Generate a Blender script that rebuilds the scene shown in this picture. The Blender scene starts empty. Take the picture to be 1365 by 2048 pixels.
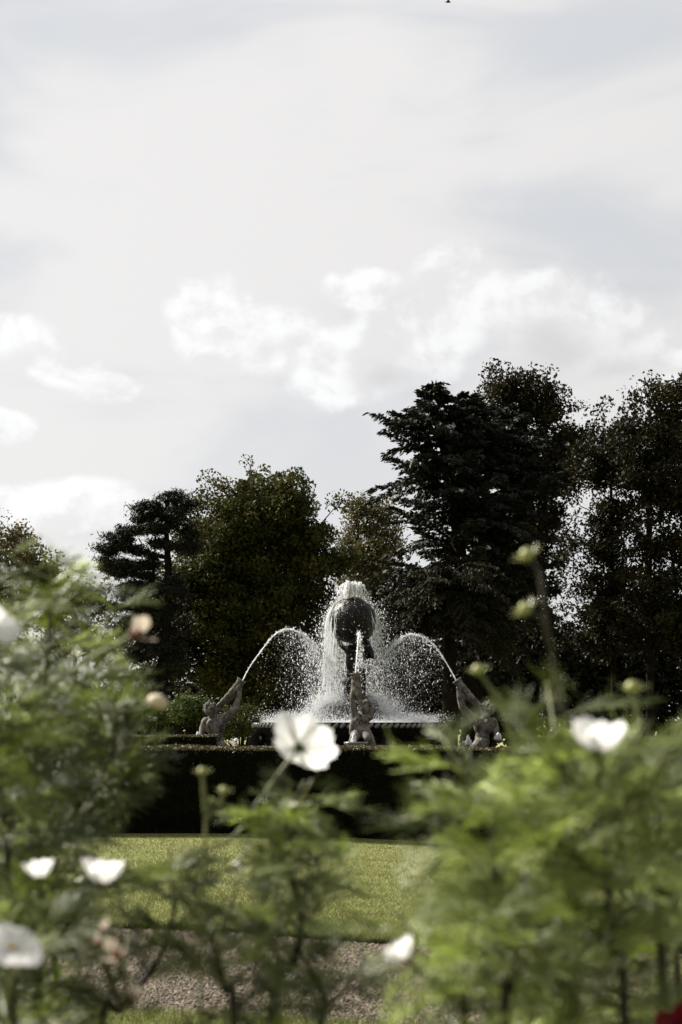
import bpy, bmesh, math, random, zlib
import numpy as np
from mathutils import Vector, Matrix, Quaternion
R = math.radians
rng = np.random.default_rng(11)
random.seed(5)
S = bpy.context.scene
COL = S.collection

# ------------------------------------------------------------------ camera
ZC, FPX, CX, HY = 1.5, 2844.0, 682.5, 1440.0     # eye height; focal length, centre and horizon in photograph pixels
cam = bpy.data.objects.new('camera', bpy.data.cameras.new('camera')); COL.objects.link(cam)
cam.location = (0, 0, ZC); cam.rotation_euler = (R(90), 0, 0)
cam.data.sensor_width = 36; cam.data.sensor_fit = 'AUTO'; cam.data.lens = 50
cam.data.shift_y = (HY - 1024) / 2048
cam.data.clip_start = 0.05; cam.data.clip_end = 3000
cam.data.dof.use_dof = True; cam.data.dof.focus_distance = 37.0; cam.data.dof.aperture_fstop = 5.8
S.camera = cam
S.render.engine = 'CYCLES'
S.cycles.max_bounces = 5; S.cycles.diffuse_bounces = 2; S.cycles.glossy_bounces = 2; S.cycles.transmission_bounces = 3; S.cycles.transparent_max_bounces = 6
S.view_settings.view_transform = 'Standard'; S.view_settings.look = 'None'
S.view_settings.exposure = 1.3; S.view_settings.gamma = 1.0
SUN_EL, SUN_AZ = R(40), R(-58)                   # azimuth from +Y, negative = left
SUN = Vector((math.sin(SUN_AZ) * math.cos(SUN_EL), math.cos(SUN_AZ) * math.cos(SUN_EL), math.sin(SUN_EL)))

def P(px, py, d):
    """the point that stands d metres away on the line of sight of a photograph pixel"""
    return Vector(((px - CX) / FPX * d, d, ZC + (HY - py) / FPX * d))

# ------------------------------------------------------------------ sky
W = bpy.data.worlds.new('World'); S.world = W; W.use_nodes = True
nt = W.node_tree; nt.nodes.clear()
def nd(t, tree=None, **kw):
    n = (tree or nt).nodes.new(t)
    for k, v in kw.items(): setattr(n, k, v)
    return n
def put(tree, sock, v):
    if isinstance(v, bpy.types.NodeSocket): tree.links.new(v, sock)
    else: sock.default_value = v
def M(op, a, b=None, c=None, tree=None, clamp=False):
    t = tree or nt
    n = t.nodes.new('ShaderNodeMath'); n.operation = op; n.use_clamp = clamp
    for i, v in enumerate((a, b, c)):
        if v is not None: put(t, n.inputs[i], v)
    return n.outputs[0]
def V(op, a, b=None, tree=None):
    t = tree or nt
    n = t.nodes.new('ShaderNodeVectorMath'); n.operation = op
    for i, v in enumerate((a, b)):
        if v is not None: put(t, n.inputs[i], v)
    return n.outputs['Value'] if op in ('LENGTH', 'DOT_PRODUCT', 'DISTANCE') else n.outputs['Vector']
def MR(v, a, b, c=0.0, d=1.0, tree=None, smooth=True):
    t = tree or nt
    n = t.nodes.new('ShaderNodeMapRange')
    if smooth: n.interpolation_type = 'SMOOTHSTEP'
    for i, x in enumerate((v, a, b, c, d)): put(t, n.inputs[i], x)
    return n.outputs[0]
def MIX(f, a, b, tree=None, mode='MIX'):
    t = tree or nt
    n = t.nodes.new('ShaderNodeMix'); n.data_type = 'RGBA'; n.blend_type = mode
    put(t, n.inputs[0], f)
    for i, v in ((6, a), (7, b)):
        if isinstance(v, tuple) and len(v) == 3: v = (*v, 1)
        put(t, n.inputs[i], v)
    return n.outputs[2]
def NOISE(vec, scale, detail=4, rough=0.55, dist=0.0, tree=None, lac=2.0):
    t = tree or nt
    n = t.nodes.new('ShaderNodeTexNoise')
    if vec is not None: t.links.new(vec, n.inputs['Vector'])
    n.inputs['Scale'].default_value = scale; n.inputs['Detail'].default_value = detail
    n.inputs['Roughness'].default_value = rough; n.inputs['Distortion'].default_value = dist
    n.inputs['Lacunarity'].default_value = lac
    return n
sky = nd('ShaderNodeTexSky', sky_type='NISHITA', sun_disc=False)
sky.sun_elevation = SUN_EL; sky.sun_rotation = SUN_AZ; sky.air_density = 1.0; sky.dust_density = 1.5
D = nd('ShaderNodeTexCoord').outputs['Generated']
D = V('NORMALIZE', D)
def aniso(v, sx, sy, sz, off=(0, 0, 0)):
    return V('ADD', V('MULTIPLY', v, (sx, sy, sz)), off)
def dirpx(px, py):
    return P(px, py, 1.0) - Vector((0, 0, ZC))
# thin high veil: streaks that lean up to the right
veil_n = NOISE(aniso(D, 1.0, 1.0, 3.0, (0.3, 0.1, 0.62)), 4.2, 6, 0.52, 0.5).outputs['Fac']
veil_n2 = NOISE(aniso(D, 1.0, 1.0, 1.6, (3.3, 1.1, 0.2)), 2.4, 3, 0.5, 0.2).outputs['Fac']
veil = MR(M('ADD', M('MULTIPLY', veil_n, 0.6), M('MULTIPLY', veil_n2, 0.5)), 0.45, 0.61)
dotS = V('DOT_PRODUCT', D, tuple(SUN))
phase = MR(dotS, -1.0, 0.75, 0.19, 0.885)     # thin cloud is brightest towards the sun
veil_col = MIX(veil, (0.83, 0.845, 0.87), (1.03, 1.005, 0.985))
# near the horizon the veil is thicker and paler
sep = nd('ShaderNodeSeparateXYZ'); nt.links.new(D, sep.inputs[0])
low = MR(sep.outputs['Z'], 0.34, 0.05)
veil_col = MIX(M('MULTIPLY', low, 0.55), veil_col, (1.0, 0.985, 0.97))
# cumulus banks: soft blobs around chosen directions, broken by noise
def blobs(lst):
    f = None
    for px, py, rx, ry in lst:
        v = V('SUBTRACT', D, tuple(dirpx(px, py).normalized()))
        l = V('LENGTH', V('MULTIPLY', v, (FPX / rx, FPX / rx, FPX / ry)))
        b = M('SUBTRACT', 1.0, l)
        f = b if f is None else M('SMOOTH_MAX', f, b, 0.35)
    return f
DC = aniso(D, 1, 1, 1.2, (0.71, 0.13, 0.44))
cn = NOISE(DC, 17, 7, 0.56, 0.15).outputs['Fac']
cs = NOISE(V('ADD', DC, (-0.007, 0.0, 0.010)), 17, 4, 0.5, 0.15).outputs['Fac']      # the same field a little nearer the sun: relief
cl = blobs([(445, 630, 115, 95), (560, 680, 130, 80), (700, 735, 160, 85), (840, 690, 140, 90), (920, 595, 100, 105),
            (1090, 620, 150, 90), (1220, 690, 150, 80), (1350, 750, 110, 70), (720, 575, 80, 45),
            (20, 670, 80, 45), (110, 725, 90, 45), (210, 775, 80, 35), (10, 850, 70, 40), (130, 1010, 170, 60)])
glob = M('SUBTRACT', M('MULTIPLY', NOISE(aniso(D, 1, 1, 2.2, (5.1, 2.2, 0.7)), 3.0, 3, 0.5).outputs['Fac'], 3.2), 2.5)
cl = M('MAXIMUM', cl, glob)
cden = M('ADD', M('MULTIPLY', cl, 2.4), M('MULTIPLY', M('SUBTRACT', cn, 0.5), 3.2))
cmask = MR(cden, -0.1, 0.8)
relief = MR(M('SUBTRACT', cn, cs), -0.10, 0.10)
grey = MR(M('ADD', blobs([(1120, 705, 170, 80), (790, 755, 120, 50), (1230, 745, 120, 50)]), M('MULTIPLY', M('SUBTRACT', cn, 0.5), 1.6)), -0.15, 0.8)
c_col = MIX(relief, (1.01, 0.995, 0.985), (1.22, 1.215, 1.205))
c_col = MIX(M('MULTIPLY', grey, 0.75), c_col, (0.80, 0.78, 0.775))
cloud = MIX(M('MULTIPLY', cmask, 0.92), veil_col, c_col)
cloud = V('SCALE', cloud); nt.nodes[-1].inputs['Scale'].default_value = 8.1
cloudp = nd('ShaderNodeVectorMath', operation='SCALE'); nt.links.new(cloud, cloudp.inputs[0]); nt.links.new(phase, cloudp.inputs['Scale'])
fin = MIX(0.93, sky.outputs[0], cloudp.outputs[0])
bg = nd('ShaderNodeBackground'); nt.links.new(fin, bg.inputs[0]); bg.inputs[1].default_value = 0.05
wo = nd('ShaderNodeOutputWorld'); nt.links.new(bg.outputs[0], wo.inputs[0])
W.cycles.sampling_method = 'MANUAL'; W.cycles.sample_map_resolution = 256

# ------------------------------------------------------------------ sun
sl = bpy.data.lights.new('sun', 'SUN'); sl.energy = 5.0; sl.angle = R(0.5); sl.color = (1.0, 0.93, 0.82)
so = bpy.data.objects.new('sun', sl); COL.objects.link(so)
so.rotation_euler = SUN.to_track_quat('Z', 'Y').to_euler(); so.location = (-30, 20, 40)

# ------------------------------------------------------------------ helpers
def seed(text):
    """each thing draws from its own random numbers, so that changing one leaves the others alone"""
    global rng
    rng = np.random.default_rng(zlib.crc32(text.encode())); random.seed(zlib.crc32(text.encode()))
def tag(o, label=None, cat=None, group=None, kind=None):
    if label: o['label'] = label
    if cat: o['category'] = cat
    if group: o['group'] = group
    if kind: o['kind'] = kind
    return o
def empty(name, loc):
    o = bpy.data.objects.new(name, None); COL.objects.link(o); o.location = loc; o.empty_display_size = 0.1
    return o
def link(name, me, mat=None, parent=None, local=False):
    """mesh data is in world coordinates; children keep it there whatever the parent's place (local: it is in the parent's frame)"""
    o = bpy.data.objects.new(name, me); COL.objects.link(o)
    if mat is not None and not me.materials: me.materials.append(mat)
    if parent is not None:
        o.parent = parent
        if not local: o.matrix_parent_inverse = WMI[parent.name] if parent.name in WMI else Matrix.Translation(-parent.location)
    return o
WMI = {}
def npmesh(name, v, f, smooth=False):
    me = bpy.data.meshes.new(name)
    v = np.asarray(v, np.float32); f = np.asarray(f, np.int32)
    me.vertices.add(len(v)); me.vertices.foreach_set('co', v.ravel())
    k = f.shape[1]
    me.loops.add(f.size); me.loops.foreach_set('vertex_index', f.ravel())
    me.polygons.add(len(f)); me.polygons.foreach_set('loop_start', np.arange(0, f.size, k, dtype=np.int32))
    me.polygons.foreach_set('loop_total', np.full(len(f), k, np.int32))
    if smooth: me.polygons.foreach_set('use_smooth', np.ones(len(f), bool))
    me.update(calc_edges=True)
    return me
def unit(a): return a / np.maximum(np.linalg.norm(a, axis=-1, keepdims=True), 1e-9)
def rdir(n): return unit(rng.normal(size=(n, 3)))
def leaf_geo(c, a, b, bend=0.0):
    """diamond leaves: centres c, half length vectors a, half width vectors b"""
    n = len(c)
    v = np.stack([c - a, c + b, c + a, c - b], 1).reshape(-1, 3)
    f = np.arange(4 * n).reshape(n, 4)
    return v, f
def leaves(name, c, size, aspect=0.55, axis=None, mat=None, parent=None, spread=1.0):
    c = np.asarray(c); n = len(c)
    a = rdir(n) if axis is None else unit(np.asarray(axis) + spread * rng.normal(size=(n, 3)) * 0.5)
    b = unit(np.cross(a, rdir(n)))
    s = (size * rng.uniform(0.6, 1.35, n))[:, None] * 0.5
    v, f = leaf_geo(c, a * s, b * s * aspect)
    return link(name, npmesh(name, v, f), mat, parent)
def tubes(p0, p1, r0, r1, k=5):
    """tapered tubes between point arrays"""
    p0, p1 = np.asarray(p0, float), np.asarray(p1, float)
    n = len(p0); d = unit(p1 - p0)
    ref = np.where(np.abs(d[:, 2:3]) > 0.9, np.array([[1.0, 0, 0]]), np.array([[0, 0, 1.0]]))
    u = unit(np.cross(d, ref)); w = np.cross(d, u)
    an = np.arange(k) * 2 * np.pi / k
    ring = np.cos(an)[None, :, None] * u[:, None] + np.sin(an)[None, :, None] * w[:, None]
    r0 = np.broadcast_to(r0, (n,))[:, None, None]; r1 = np.broadcast_to(r1, (n,))[:, None, None]
    v = np.concatenate([p0[:, None] + ring * r0, p1[:, None] + ring * r1], 1).reshape(-1, 3)
    i = np.arange(k); j = (i + 1) % k
    f = np.stack([i, j, j + k, i + k], 1)[None] + (np.arange(n) * 2 * k)[:, None, None]
    return v, f.reshape(-1, 4)
def pathtube(pts, rad, k=8, cap=True):
    """one continuous tube along a polyline"""
    pts = np.asarray(pts, float); n = len(pts)
    rad = np.broadcast_to(np.asarray(rad, float), (n,))
    t = unit(np.gradient(pts, axis=0))
    u = np.cross(t[0], [0.3, 0.1, 1.0]) if abs(t[0][2]) < 0.9 else np.cross(t[0], [1.0, 0.1, 0])
    v, f = [], []
    an = np.arange(k) * 2 * np.pi / k
    for i in range(n):
        u = u - t[i] * np.dot(u, t[i]); u = u / np.linalg.norm(u); w = np.cross(t[i], u)
        v.append(pts[i] + rad[i] * (np.cos(an)[:, None] * u + np.sin(an)[:, None] * w))
    v = np.concatenate(v)
    for i in range(n - 1):
        for j in range(k):
            f.append((i * k + j, i * k + (j + 1) % k, (i + 1) * k + (j + 1) % k, (i + 1) * k + j))
    if cap:
        v = np.concatenate([v, [pts[0], pts[-1]]])
        for j in range(k):
            f.append((len(v) - 2, (j + 1) % k, j, j)); f.append((len(v) - 1, (n - 1) * k + j, (n - 1) * k + (j + 1) % k, (n - 1) * k + (j + 1) % k))
    return v, f
def pymesh(name, v, f, smooth=True):
    me = bpy.data.meshes.new(name)
    ff = [tuple(dict.fromkeys(int(i) for i in q)) for q in f]
    me.from_pydata([tuple(map(float, p)) for p in v], [], ff)
    if smooth:
        for p in me.polygons: p.use_smooth = True
    me.update()
    return me
def merge(*vf):
    vs, fs, o = [], [], 0
    for v, f in vf:
        vs.append(np.asarray(v)); fs.append(np.asarray(f) + o); o += len(v)
    return np.concatenate(vs), np.concatenate(fs)
def spline(pts, n):
    """Catmull-Rom through the points"""
    p = np.array([list(q) for q in pts], float)
    p = np.vstack([2 * p[0] - p[1], p, 2 * p[-1] - p[-2]])
    out = []
    seg = len(p) - 3
    for t in np.linspace(0, seg - 1e-6, n):
        i = int(t); u = t - i
        a, b, c, d = p[i:i + 4]
        out.append(0.5 * ((2 * b) + (c - a) * u + (2 * a - 5 * b + 4 * c - d) * u * u + (3 * b - a - 3 * c + d) * u ** 3))
    return np.array(out)
def lathe(prof, k=64, closed=False):
    """prof: (radius, z) pairs"""
    an = np.arange(k) * 2 * np.pi / k
    v = np.concatenate([np.stack([r * np.cos(an), r * np.sin(an), np.full(k, z)], 1) for r, z in prof])
    f = [(i * k + j, i * k + (j + 1) % k, (i + 1) * k + (j + 1) % k, (i + 1) * k + j) for i in range(len(prof) - 1) for j in range(k)]
    return v, f

# ------------------------------------------------------------------ materials
def mat(name): 
    m = bpy.data.materials.new(name); m.use_nodes = True; m.node_tree.nodes.clear(); return m
def stone_like(name, c1, c2, scale, rough=0.85, bump=0.4, bscale=30, spec=0.3, c3=None):
    m = mat(name); t = m.node_tree
    co = t.nodes.new('ShaderNodeTexCoord').outputs['Object']
    n1 = NOISE(co, scale, 6, 0.6, 0.3, t).outputs['Fac']
    col = MIX(MR(n1, 0.35, 0.68, tree=t), c1, c2, t)
    if c3:
        n3 = NOISE(co, scale * 2.7, 4, 0.6, 0.6, t).outputs['Fac']
        col = MIX(MR(n3, 0.54, 0.66, tree=t), col, c3, t)
    b = t.nodes.new('ShaderNodeBsdfPrincipled'); t.links.new(col, b.inputs['Base Color'])
    b.inputs['Roughness'].default_value = rough; b.inputs['Specular IOR Level'].default_value = spec
    if bump:
        bn = t.nodes.new('ShaderNodeBump'); bn.inputs['Strength'].default_value = bump; bn.inputs['Distance'].default_value = 0.02
        t.links.new(NOISE(co, bscale, 5, 0.65, 0.0, t).outputs['Fac'], bn.inputs['Height']); t.links.new(bn.outputs[0], b.inputs['Normal'])
    o = t.nodes.new('ShaderNodeOutputMaterial'); t.links.new(b.outputs[0], o.inputs[0])
    return m
def foliage(name, c1, c2, trans=0.35, rough=0.5, spec=0.4, c3=None, nscale=0.6, tcol=None, stretch=None):
    """leaf surface: colour varies from leaf to leaf and in patches; some light passes through"""
    m = mat(name); t = m.node_tree
    co = t.nodes.new('ShaderNodeTexCoord').outputs['Object']
    ri = t.nodes.new('ShaderNodeNewGeometry').outputs['Random Per Island']
    col = MIX(ri, c1, c2, t)
    if c3:
        if stretch: co = V('MULTIPLY', co, stretch, tree=t)
        n = NOISE(co, nscale, 4, 0.6, 0.2, t).outputs['Fac']
        k = M('MULTIPLY', MR(n, 0.45, 0.68, tree=t), MR(ri, 0.2, 0.8, tree=t), tree=t)
        col = MIX(k, col, c3, t)
    b = t.nodes.new('ShaderNodeBsdfPrincipled'); t.links.new(col, b.inputs['Base Color'])
    b.inputs['Roughness'].default_value = rough; b.inputs['Specular IOR Level'].default_value = spec
    tr = t.nodes.new('ShaderNodeBsdfTranslucent')
    tc = MIX(0.5, col, tcol, t) if tcol else col
    t.links.new(tc, tr.inputs[0])
    mx = t.nodes.new('ShaderNodeMixShader'); mx.inputs[0].default_value = trans
    t.links.new(b.outputs[0], mx.inputs[1]); t.links.new(tr.outputs[0], mx.inputs[2])
    o = t.nodes.new('ShaderNodeOutputMaterial'); t.links.new(mx.outputs[0], o.inputs[0])
    return m
MT = {}
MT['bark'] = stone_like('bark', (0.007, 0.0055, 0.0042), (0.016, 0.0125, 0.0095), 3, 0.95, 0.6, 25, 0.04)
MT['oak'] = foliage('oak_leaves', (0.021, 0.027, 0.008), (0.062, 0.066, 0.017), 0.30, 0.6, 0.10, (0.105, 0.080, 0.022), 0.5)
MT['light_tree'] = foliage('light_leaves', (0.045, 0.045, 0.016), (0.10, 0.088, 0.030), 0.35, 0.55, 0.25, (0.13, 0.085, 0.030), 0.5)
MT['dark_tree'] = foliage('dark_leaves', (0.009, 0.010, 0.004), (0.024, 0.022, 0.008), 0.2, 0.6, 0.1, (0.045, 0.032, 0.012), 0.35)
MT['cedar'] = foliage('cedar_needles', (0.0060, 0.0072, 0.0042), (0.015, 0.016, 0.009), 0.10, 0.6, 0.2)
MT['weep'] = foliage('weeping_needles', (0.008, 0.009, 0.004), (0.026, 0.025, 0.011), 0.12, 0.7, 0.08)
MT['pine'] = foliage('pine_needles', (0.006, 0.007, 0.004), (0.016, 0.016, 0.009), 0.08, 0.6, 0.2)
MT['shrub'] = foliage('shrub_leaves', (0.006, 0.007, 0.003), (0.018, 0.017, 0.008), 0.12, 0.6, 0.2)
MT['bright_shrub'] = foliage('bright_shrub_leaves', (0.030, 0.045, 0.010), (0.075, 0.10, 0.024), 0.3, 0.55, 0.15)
MT['hedge'] = foliage('hedge_shaded_leaves', (0.0035, 0.004, 0.0015), (0.010, 0.010, 0.004), 0.08, 0.7, 0.08)  # hedge sides: their shade is put into a near-black leaf colour
MT['hedge_lit_top'] = foliage('hedge_sunlit_leaves', (0.035, 0.034, 0.010), (0.10, 0.085, 0.028), 0.15, 0.55, 0.3)  # same leaves on top, coloured lighter to carry the sunlight there
MT['hedge_core'] = stone_like('hedge_core', (0.004, 0.004, 0.002), (0.008, 0.008, 0.004), 8, 1.0, 0.0, spec=0.0)
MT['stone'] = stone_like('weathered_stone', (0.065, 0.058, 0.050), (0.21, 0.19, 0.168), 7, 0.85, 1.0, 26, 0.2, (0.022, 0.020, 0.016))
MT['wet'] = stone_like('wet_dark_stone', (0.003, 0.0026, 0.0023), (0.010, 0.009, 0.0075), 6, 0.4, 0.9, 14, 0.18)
MT['basin'] = stone_like('shaded_basin_stone', (0.006, 0.0055, 0.005), (0.018, 0.016, 0.014), 4, 0.8, 0.6, 20, 0.1)  # stone colour darkened to hold the shade on the basin's faces
MT['rim'] = stone_like('wet_lit_rim_stone', (0.09, 0.085, 0.078), (0.18, 0.17, 0.15), 6, 0.16, 0.2, 20, 0.8)  # wet gloss is real; paler colour stands in for light on the rim

def grass_mat():
    m = mat('lawn_grass'); t = m.node_tree
    co = t.nodes.new('ShaderNodeTexCoord').outputs['Object']
    n1 = NOISE(aniso(co, 1, 1, 1) if False else co, 2.0, 5, 0.6, 0.2, t).outputs['Fac']
    mp = t.nodes.new('ShaderNodeMapping'); mp.inputs['Scale'].default_value = (0.5, 3.5, 1); mp.inputs['Rotation'].default_value = (0, 0, 0.12); t.links.new(co, mp.inputs[0])
    n2 = NOISE(mp.outputs[0], 2.2, 4, 0.6, 0.4, t).outputs['Fac']
    k = MR(M('ADD', M('MULTIPLY', n1, 0.4), M('MULTIPLY', n2, 0.6), tree=t), 0.36, 0.64, tree=t)
    col = MIX(k, (0.090, 0.110, 0.030), (0.20, 0.215, 0.078), t)
    fine = NOISE(co, 140, 3, 0.7, 0, t).outputs['Fac']
    col = MIX(MR(fine, 0.4, 0.7, tree=t), col, (0.27, 0.265, 0.12), t)
    b = t.nodes.new('ShaderNodeBsdfPrincipled'); t.links.new(col, b.inputs['Base Color']); b.inputs['Roughness'].default_value = 0.8
    b.inputs['Specular IOR Level'].default_value = 0.1
    bn = t.nodes.new('ShaderNodeBump'); bn.inputs['Strength'].default_value = 0.8; bn.inputs['Distance'].default_value = 0.02
    t.links.new(NOISE(co, 60, 6, 0.7, 0, t).outputs['Fac'], bn.inputs['Height']); t.links.new(bn.outputs[0], b.inputs['Normal'])
    o = t.nodes.new('ShaderNodeOutputMaterial'); t.links.new(b.outputs[0], o.inputs[0])
    return m
MT['lawn'] = grass_mat()
MT['blade'] = foliage('grass_blades', (0.105, 0.128, 0.032), (0.255, 0.265, 0.10), 0.4, 0.55, 0.2, (0.085, 0.10, 0.025), 1.6, None, (0.35, 2.2, 1.0))
MT['gravel'] = stone_like('gravel', (0.034, 0.025, 0.018), (0.076, 0.057, 0.041), 60, 0.9, 1.0, 90, 0.2, (0.04, 0.03, 0.025))
def island_mat(name, c1, c2, rough=0.85):
    m = mat(name); t = m.node_tree
    ri = t.nodes.new('ShaderNodeNewGeometry').outputs['Random Per Island']
    b = t.nodes.new('ShaderNodeBsdfPrincipled'); t.links.new(MIX(ri, c1, c2, t), b.inputs['Base Color']); b.inputs['Roughness'].default_value = rough
    o = t.nodes.new('ShaderNodeOutputMaterial'); t.links.new(b.outputs[0], o.inputs[0]); return m
MT['pebble'] = island_mat('gravel_stones', (0.022, 0.017, 0.011), (0.135, 0.105, 0.068))
MT['soil'] = stone_like('bed_soil', (0.016, 0.011, 0.008), (0.04, 0.03, 0.02), 9, 0.95, 1.0, 30, 0.1)
def water_mat(name, col, trans, rough=0.25):
    """broken, air-filled water: scatters light on and through"""
    m = mat(name); t = m.node_tree
    b = t.nodes.new('ShaderNodeBsdfPrincipled'); b.inputs['Base Color'].default_value = (*col, 1); b.inputs['Roughness'].default_value = rough; b.inputs['IOR'].default_value = 1.33
    tr = t.nodes.new('ShaderNodeBsdfTranslucent'); tr.inputs[0].default_value = (*col, 1)
    mx = t.nodes.new('ShaderNodeMixShader'); mx.inputs[0].default_value = trans
    t.links.new(b.outputs[0], mx.inputs[1]); t.links.new(tr.outputs[0], mx.inputs[2])
    o = t.nodes.new('ShaderNodeOutputMaterial'); t.links.new(mx.outputs[0], o.inputs[0]); return m
MT['foam'] = water_mat('foaming_water', (0.90, 0.915, 0.935), 0.5)
def sheet_mat():
    """thin running film of water: patches of foam, clear in between"""
    m = mat('running_water_film'); t = m.node_tree
    co = t.nodes.new('ShaderNodeTexCoord').outputs['Object']
    mp = t.nodes.new('ShaderNodeMapping'); mp.inputs['Scale'].default_value = (1, 1, 0.45); t.links.new(co, mp.inputs[0])
    n = NOISE(mp.outputs[0], 26, 6, 0.75, 0.6, t).outputs['Fac']
    b = t.nodes.new('ShaderNodeBsdfPrincipled'); b.inputs['Base Color'].default_value = (0.9, 0.89, 0.87, 1); b.inputs['Roughness'].default_value = 0.2
    c = t.nodes.new('ShaderNodeBsdfTransparent')
    mx = t.nodes.new('ShaderNodeMixShader'); t.links.new(MR(n, 0.62, 0.72, tree=t), mx.inputs[0])
    t.links.new(c.outputs[0], mx.inputs[1]); t.links.new(b.outputs[0], mx.inputs[2])
    o = t.nodes.new('ShaderNodeOutputMaterial'); t.links.new(mx.outputs[0], o.inputs[0]); return m
MT['film'] = sheet_mat()
def pool_mat():
    m = mat('pool_water'); t = m.node_tree
    co = t.nodes.new('ShaderNodeTexCoord').outputs['Object']
    b = t.nodes.new('ShaderNodeBsdfPrincipled'); b.inputs['Base Color'].default_value = (0.012, 0.016, 0.014, 1); b.inputs['Roughness'].default_value = 0.06
    bn = t.nodes.new('ShaderNodeBump'); bn.inputs['Strength'].default_value = 0.5; bn.inputs['Distance'].default_value = 0.03
    t.links.new(NOISE(co, 6, 4, 0.6, 0.5, t).outputs['Fac'], bn.inputs['Height']); t.links.new(bn.outputs[0], b.inputs['Normal'])
    o = t.nodes.new('ShaderNodeOutputMaterial'); t.links.new(b.outputs[0], o.inputs[0]); return m
MT['pool'] = pool_mat()
# plants of the border
def frond_mat(name, c1, c2, trans, rough, spec):
    """thread leaf: deep green to pale at random; the tone belongs to the whole frond"""
    m = mat(name); t = m.node_tree
    ob = t.nodes.new('ShaderNodeObjectInfo').outputs['Random']
    ri = t.nodes.new('ShaderNodeNewGeometry').outputs['Random Per Island']
    k = M('ADD', M('MULTIPLY', M('POWER', ob, 2.0, tree=t), 0.85, tree=t), M('MULTIPLY', ri, 0.2, tree=t), tree=t)  # bright strokes and dark gaps of the foliage are put into the colour
    col = MIX(k, c1, c2, t)
    b = t.nodes.new('ShaderNodeBsdfPrincipled'); t.links.new(col, b.inputs['Base Color'])
    b.inputs['Roughness'].default_value = rough; b.inputs['Specular IOR Level'].default_value = spec
    tr = t.nodes.new('ShaderNodeBsdfTranslucent'); t.links.new(MIX(1.0, col, (1.0, 1.0, 0.6), t, 'MULTIPLY'), tr.inputs[0])
    mx = t.nodes.new('ShaderNodeMixShader'); mx.inputs[0].default_value = trans
    t.links.new(b.outputs[0], mx.inputs[1]); t.links.new(tr.outputs[0], mx.inputs[2])
    o = t.nodes.new('ShaderNodeOutputMaterial'); t.links.new(mx.outputs[0], o.inputs[0])
    return m
MT['frond'] = frond_mat('cosmos_leaf', (0.065, 0.098, 0.012), (0.68, 0.79, 0.26), 0.45, 0.37, 1.0)
MT['frond_dark'] = frond_mat('cosmos_leaf_deep', (0.028, 0.052, 0.007), (0.58, 0.68, 0.18), 0.45, 0.37, 1.0)
MT['stem_dark'] = stone_like('cosmos_old_stem', (0.022, 0.017, 0.009), (0.05, 0.042, 0.020), 20, 0.6, 0.2, 60, 0.4)
MT['stem'] = stone_like('cosmos_stem', (0.10, 0.115, 0.035), (0.17, 0.17, 0.065), 20, 0.5, 0.2, 60, 0.4)
def petal_mat(name, c1, c2, trans):
    m = mat(name); t = m.node_tree
    co = t.nodes.new('ShaderNodeTexCoord').outputs['Object']
    mp = t.nodes.new('ShaderNodeMapping'); mp.inputs['Scale'].default_value = (6, 90, 6); t.links.new(co, mp.inputs[0])
    n = NOISE(mp.outputs[0], 8, 3, 0.5, 0, t).outputs['Fac']
    col = MIX(MR(n, 0.35, 0.65, tree=t), c1, c2, t)
    b = t.nodes.new('ShaderNodeBsdfPrincipled'); t.links.new(col, b.inputs['Base Color']); b.inputs['Roughness'].default_value = 0.6; b.inputs['Specular IOR Level'].default_value = 0.2
    tr = t.nodes.new('ShaderNodeBsdfTranslucent'); t.links.new(col, tr.inputs[0])
    mx = t.nodes.new('ShaderNodeMixShader'); mx.inputs[0].default_value = trans
    t.links.new(b.outputs[0], mx.inputs[1]); t.links.new(tr.outputs[0], mx.inputs[2])
    o = t.nodes.new('ShaderNodeOutputMaterial'); t.links.new(mx.outputs[0], o.inputs[0]); return m
MT['petal'] = petal_mat('white_petal', (0.86, 0.86, 0.85), (0.93, 0.93, 0.92), 0.55)
MT['red_petal'] = petal_mat('red_petal', (0.10, 0.002, 0.004), (0.20, 0.004, 0.008), 0.3)
MT['pollen'] = stone_like('flower_disc', (0.35, 0.22, 0.03), (0.5, 0.34, 0.06), 300, 0.8, 0.5, 400)
MT['calyx'] = foliage('calyx_green', (0.035, 0.055, 0.008), (0.06, 0.085, 0.015), 0.25, 0.5, 0.3)
MT['bud'] = foliage('bud_green', (0.26, 0.29, 0.085), (0.40, 0.41, 0.16), 0.3, 0.4, 0.5)
MT['spent'] = foliage('spent_brown', (0.10, 0.035, 0.012), (0.24, 0.10, 0.04), 0.3, 0.6, 0.3)
MT['withered'] = foliage('withered_petal', (0.50, 0.42, 0.33), (0.62, 0.54, 0.44), 0.4, 0.6, 0.2)
MT['cream'] = foliage('cream_head', (0.55, 0.47, 0.33), (0.70, 0.62, 0.47), 0.3, 0.6, 0.2)
MT['bird'] = stone_like('bird_plumage', (0.01, 0.01, 0.011), (0.03, 0.03, 0.032), 10, 0.8, 0)

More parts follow.
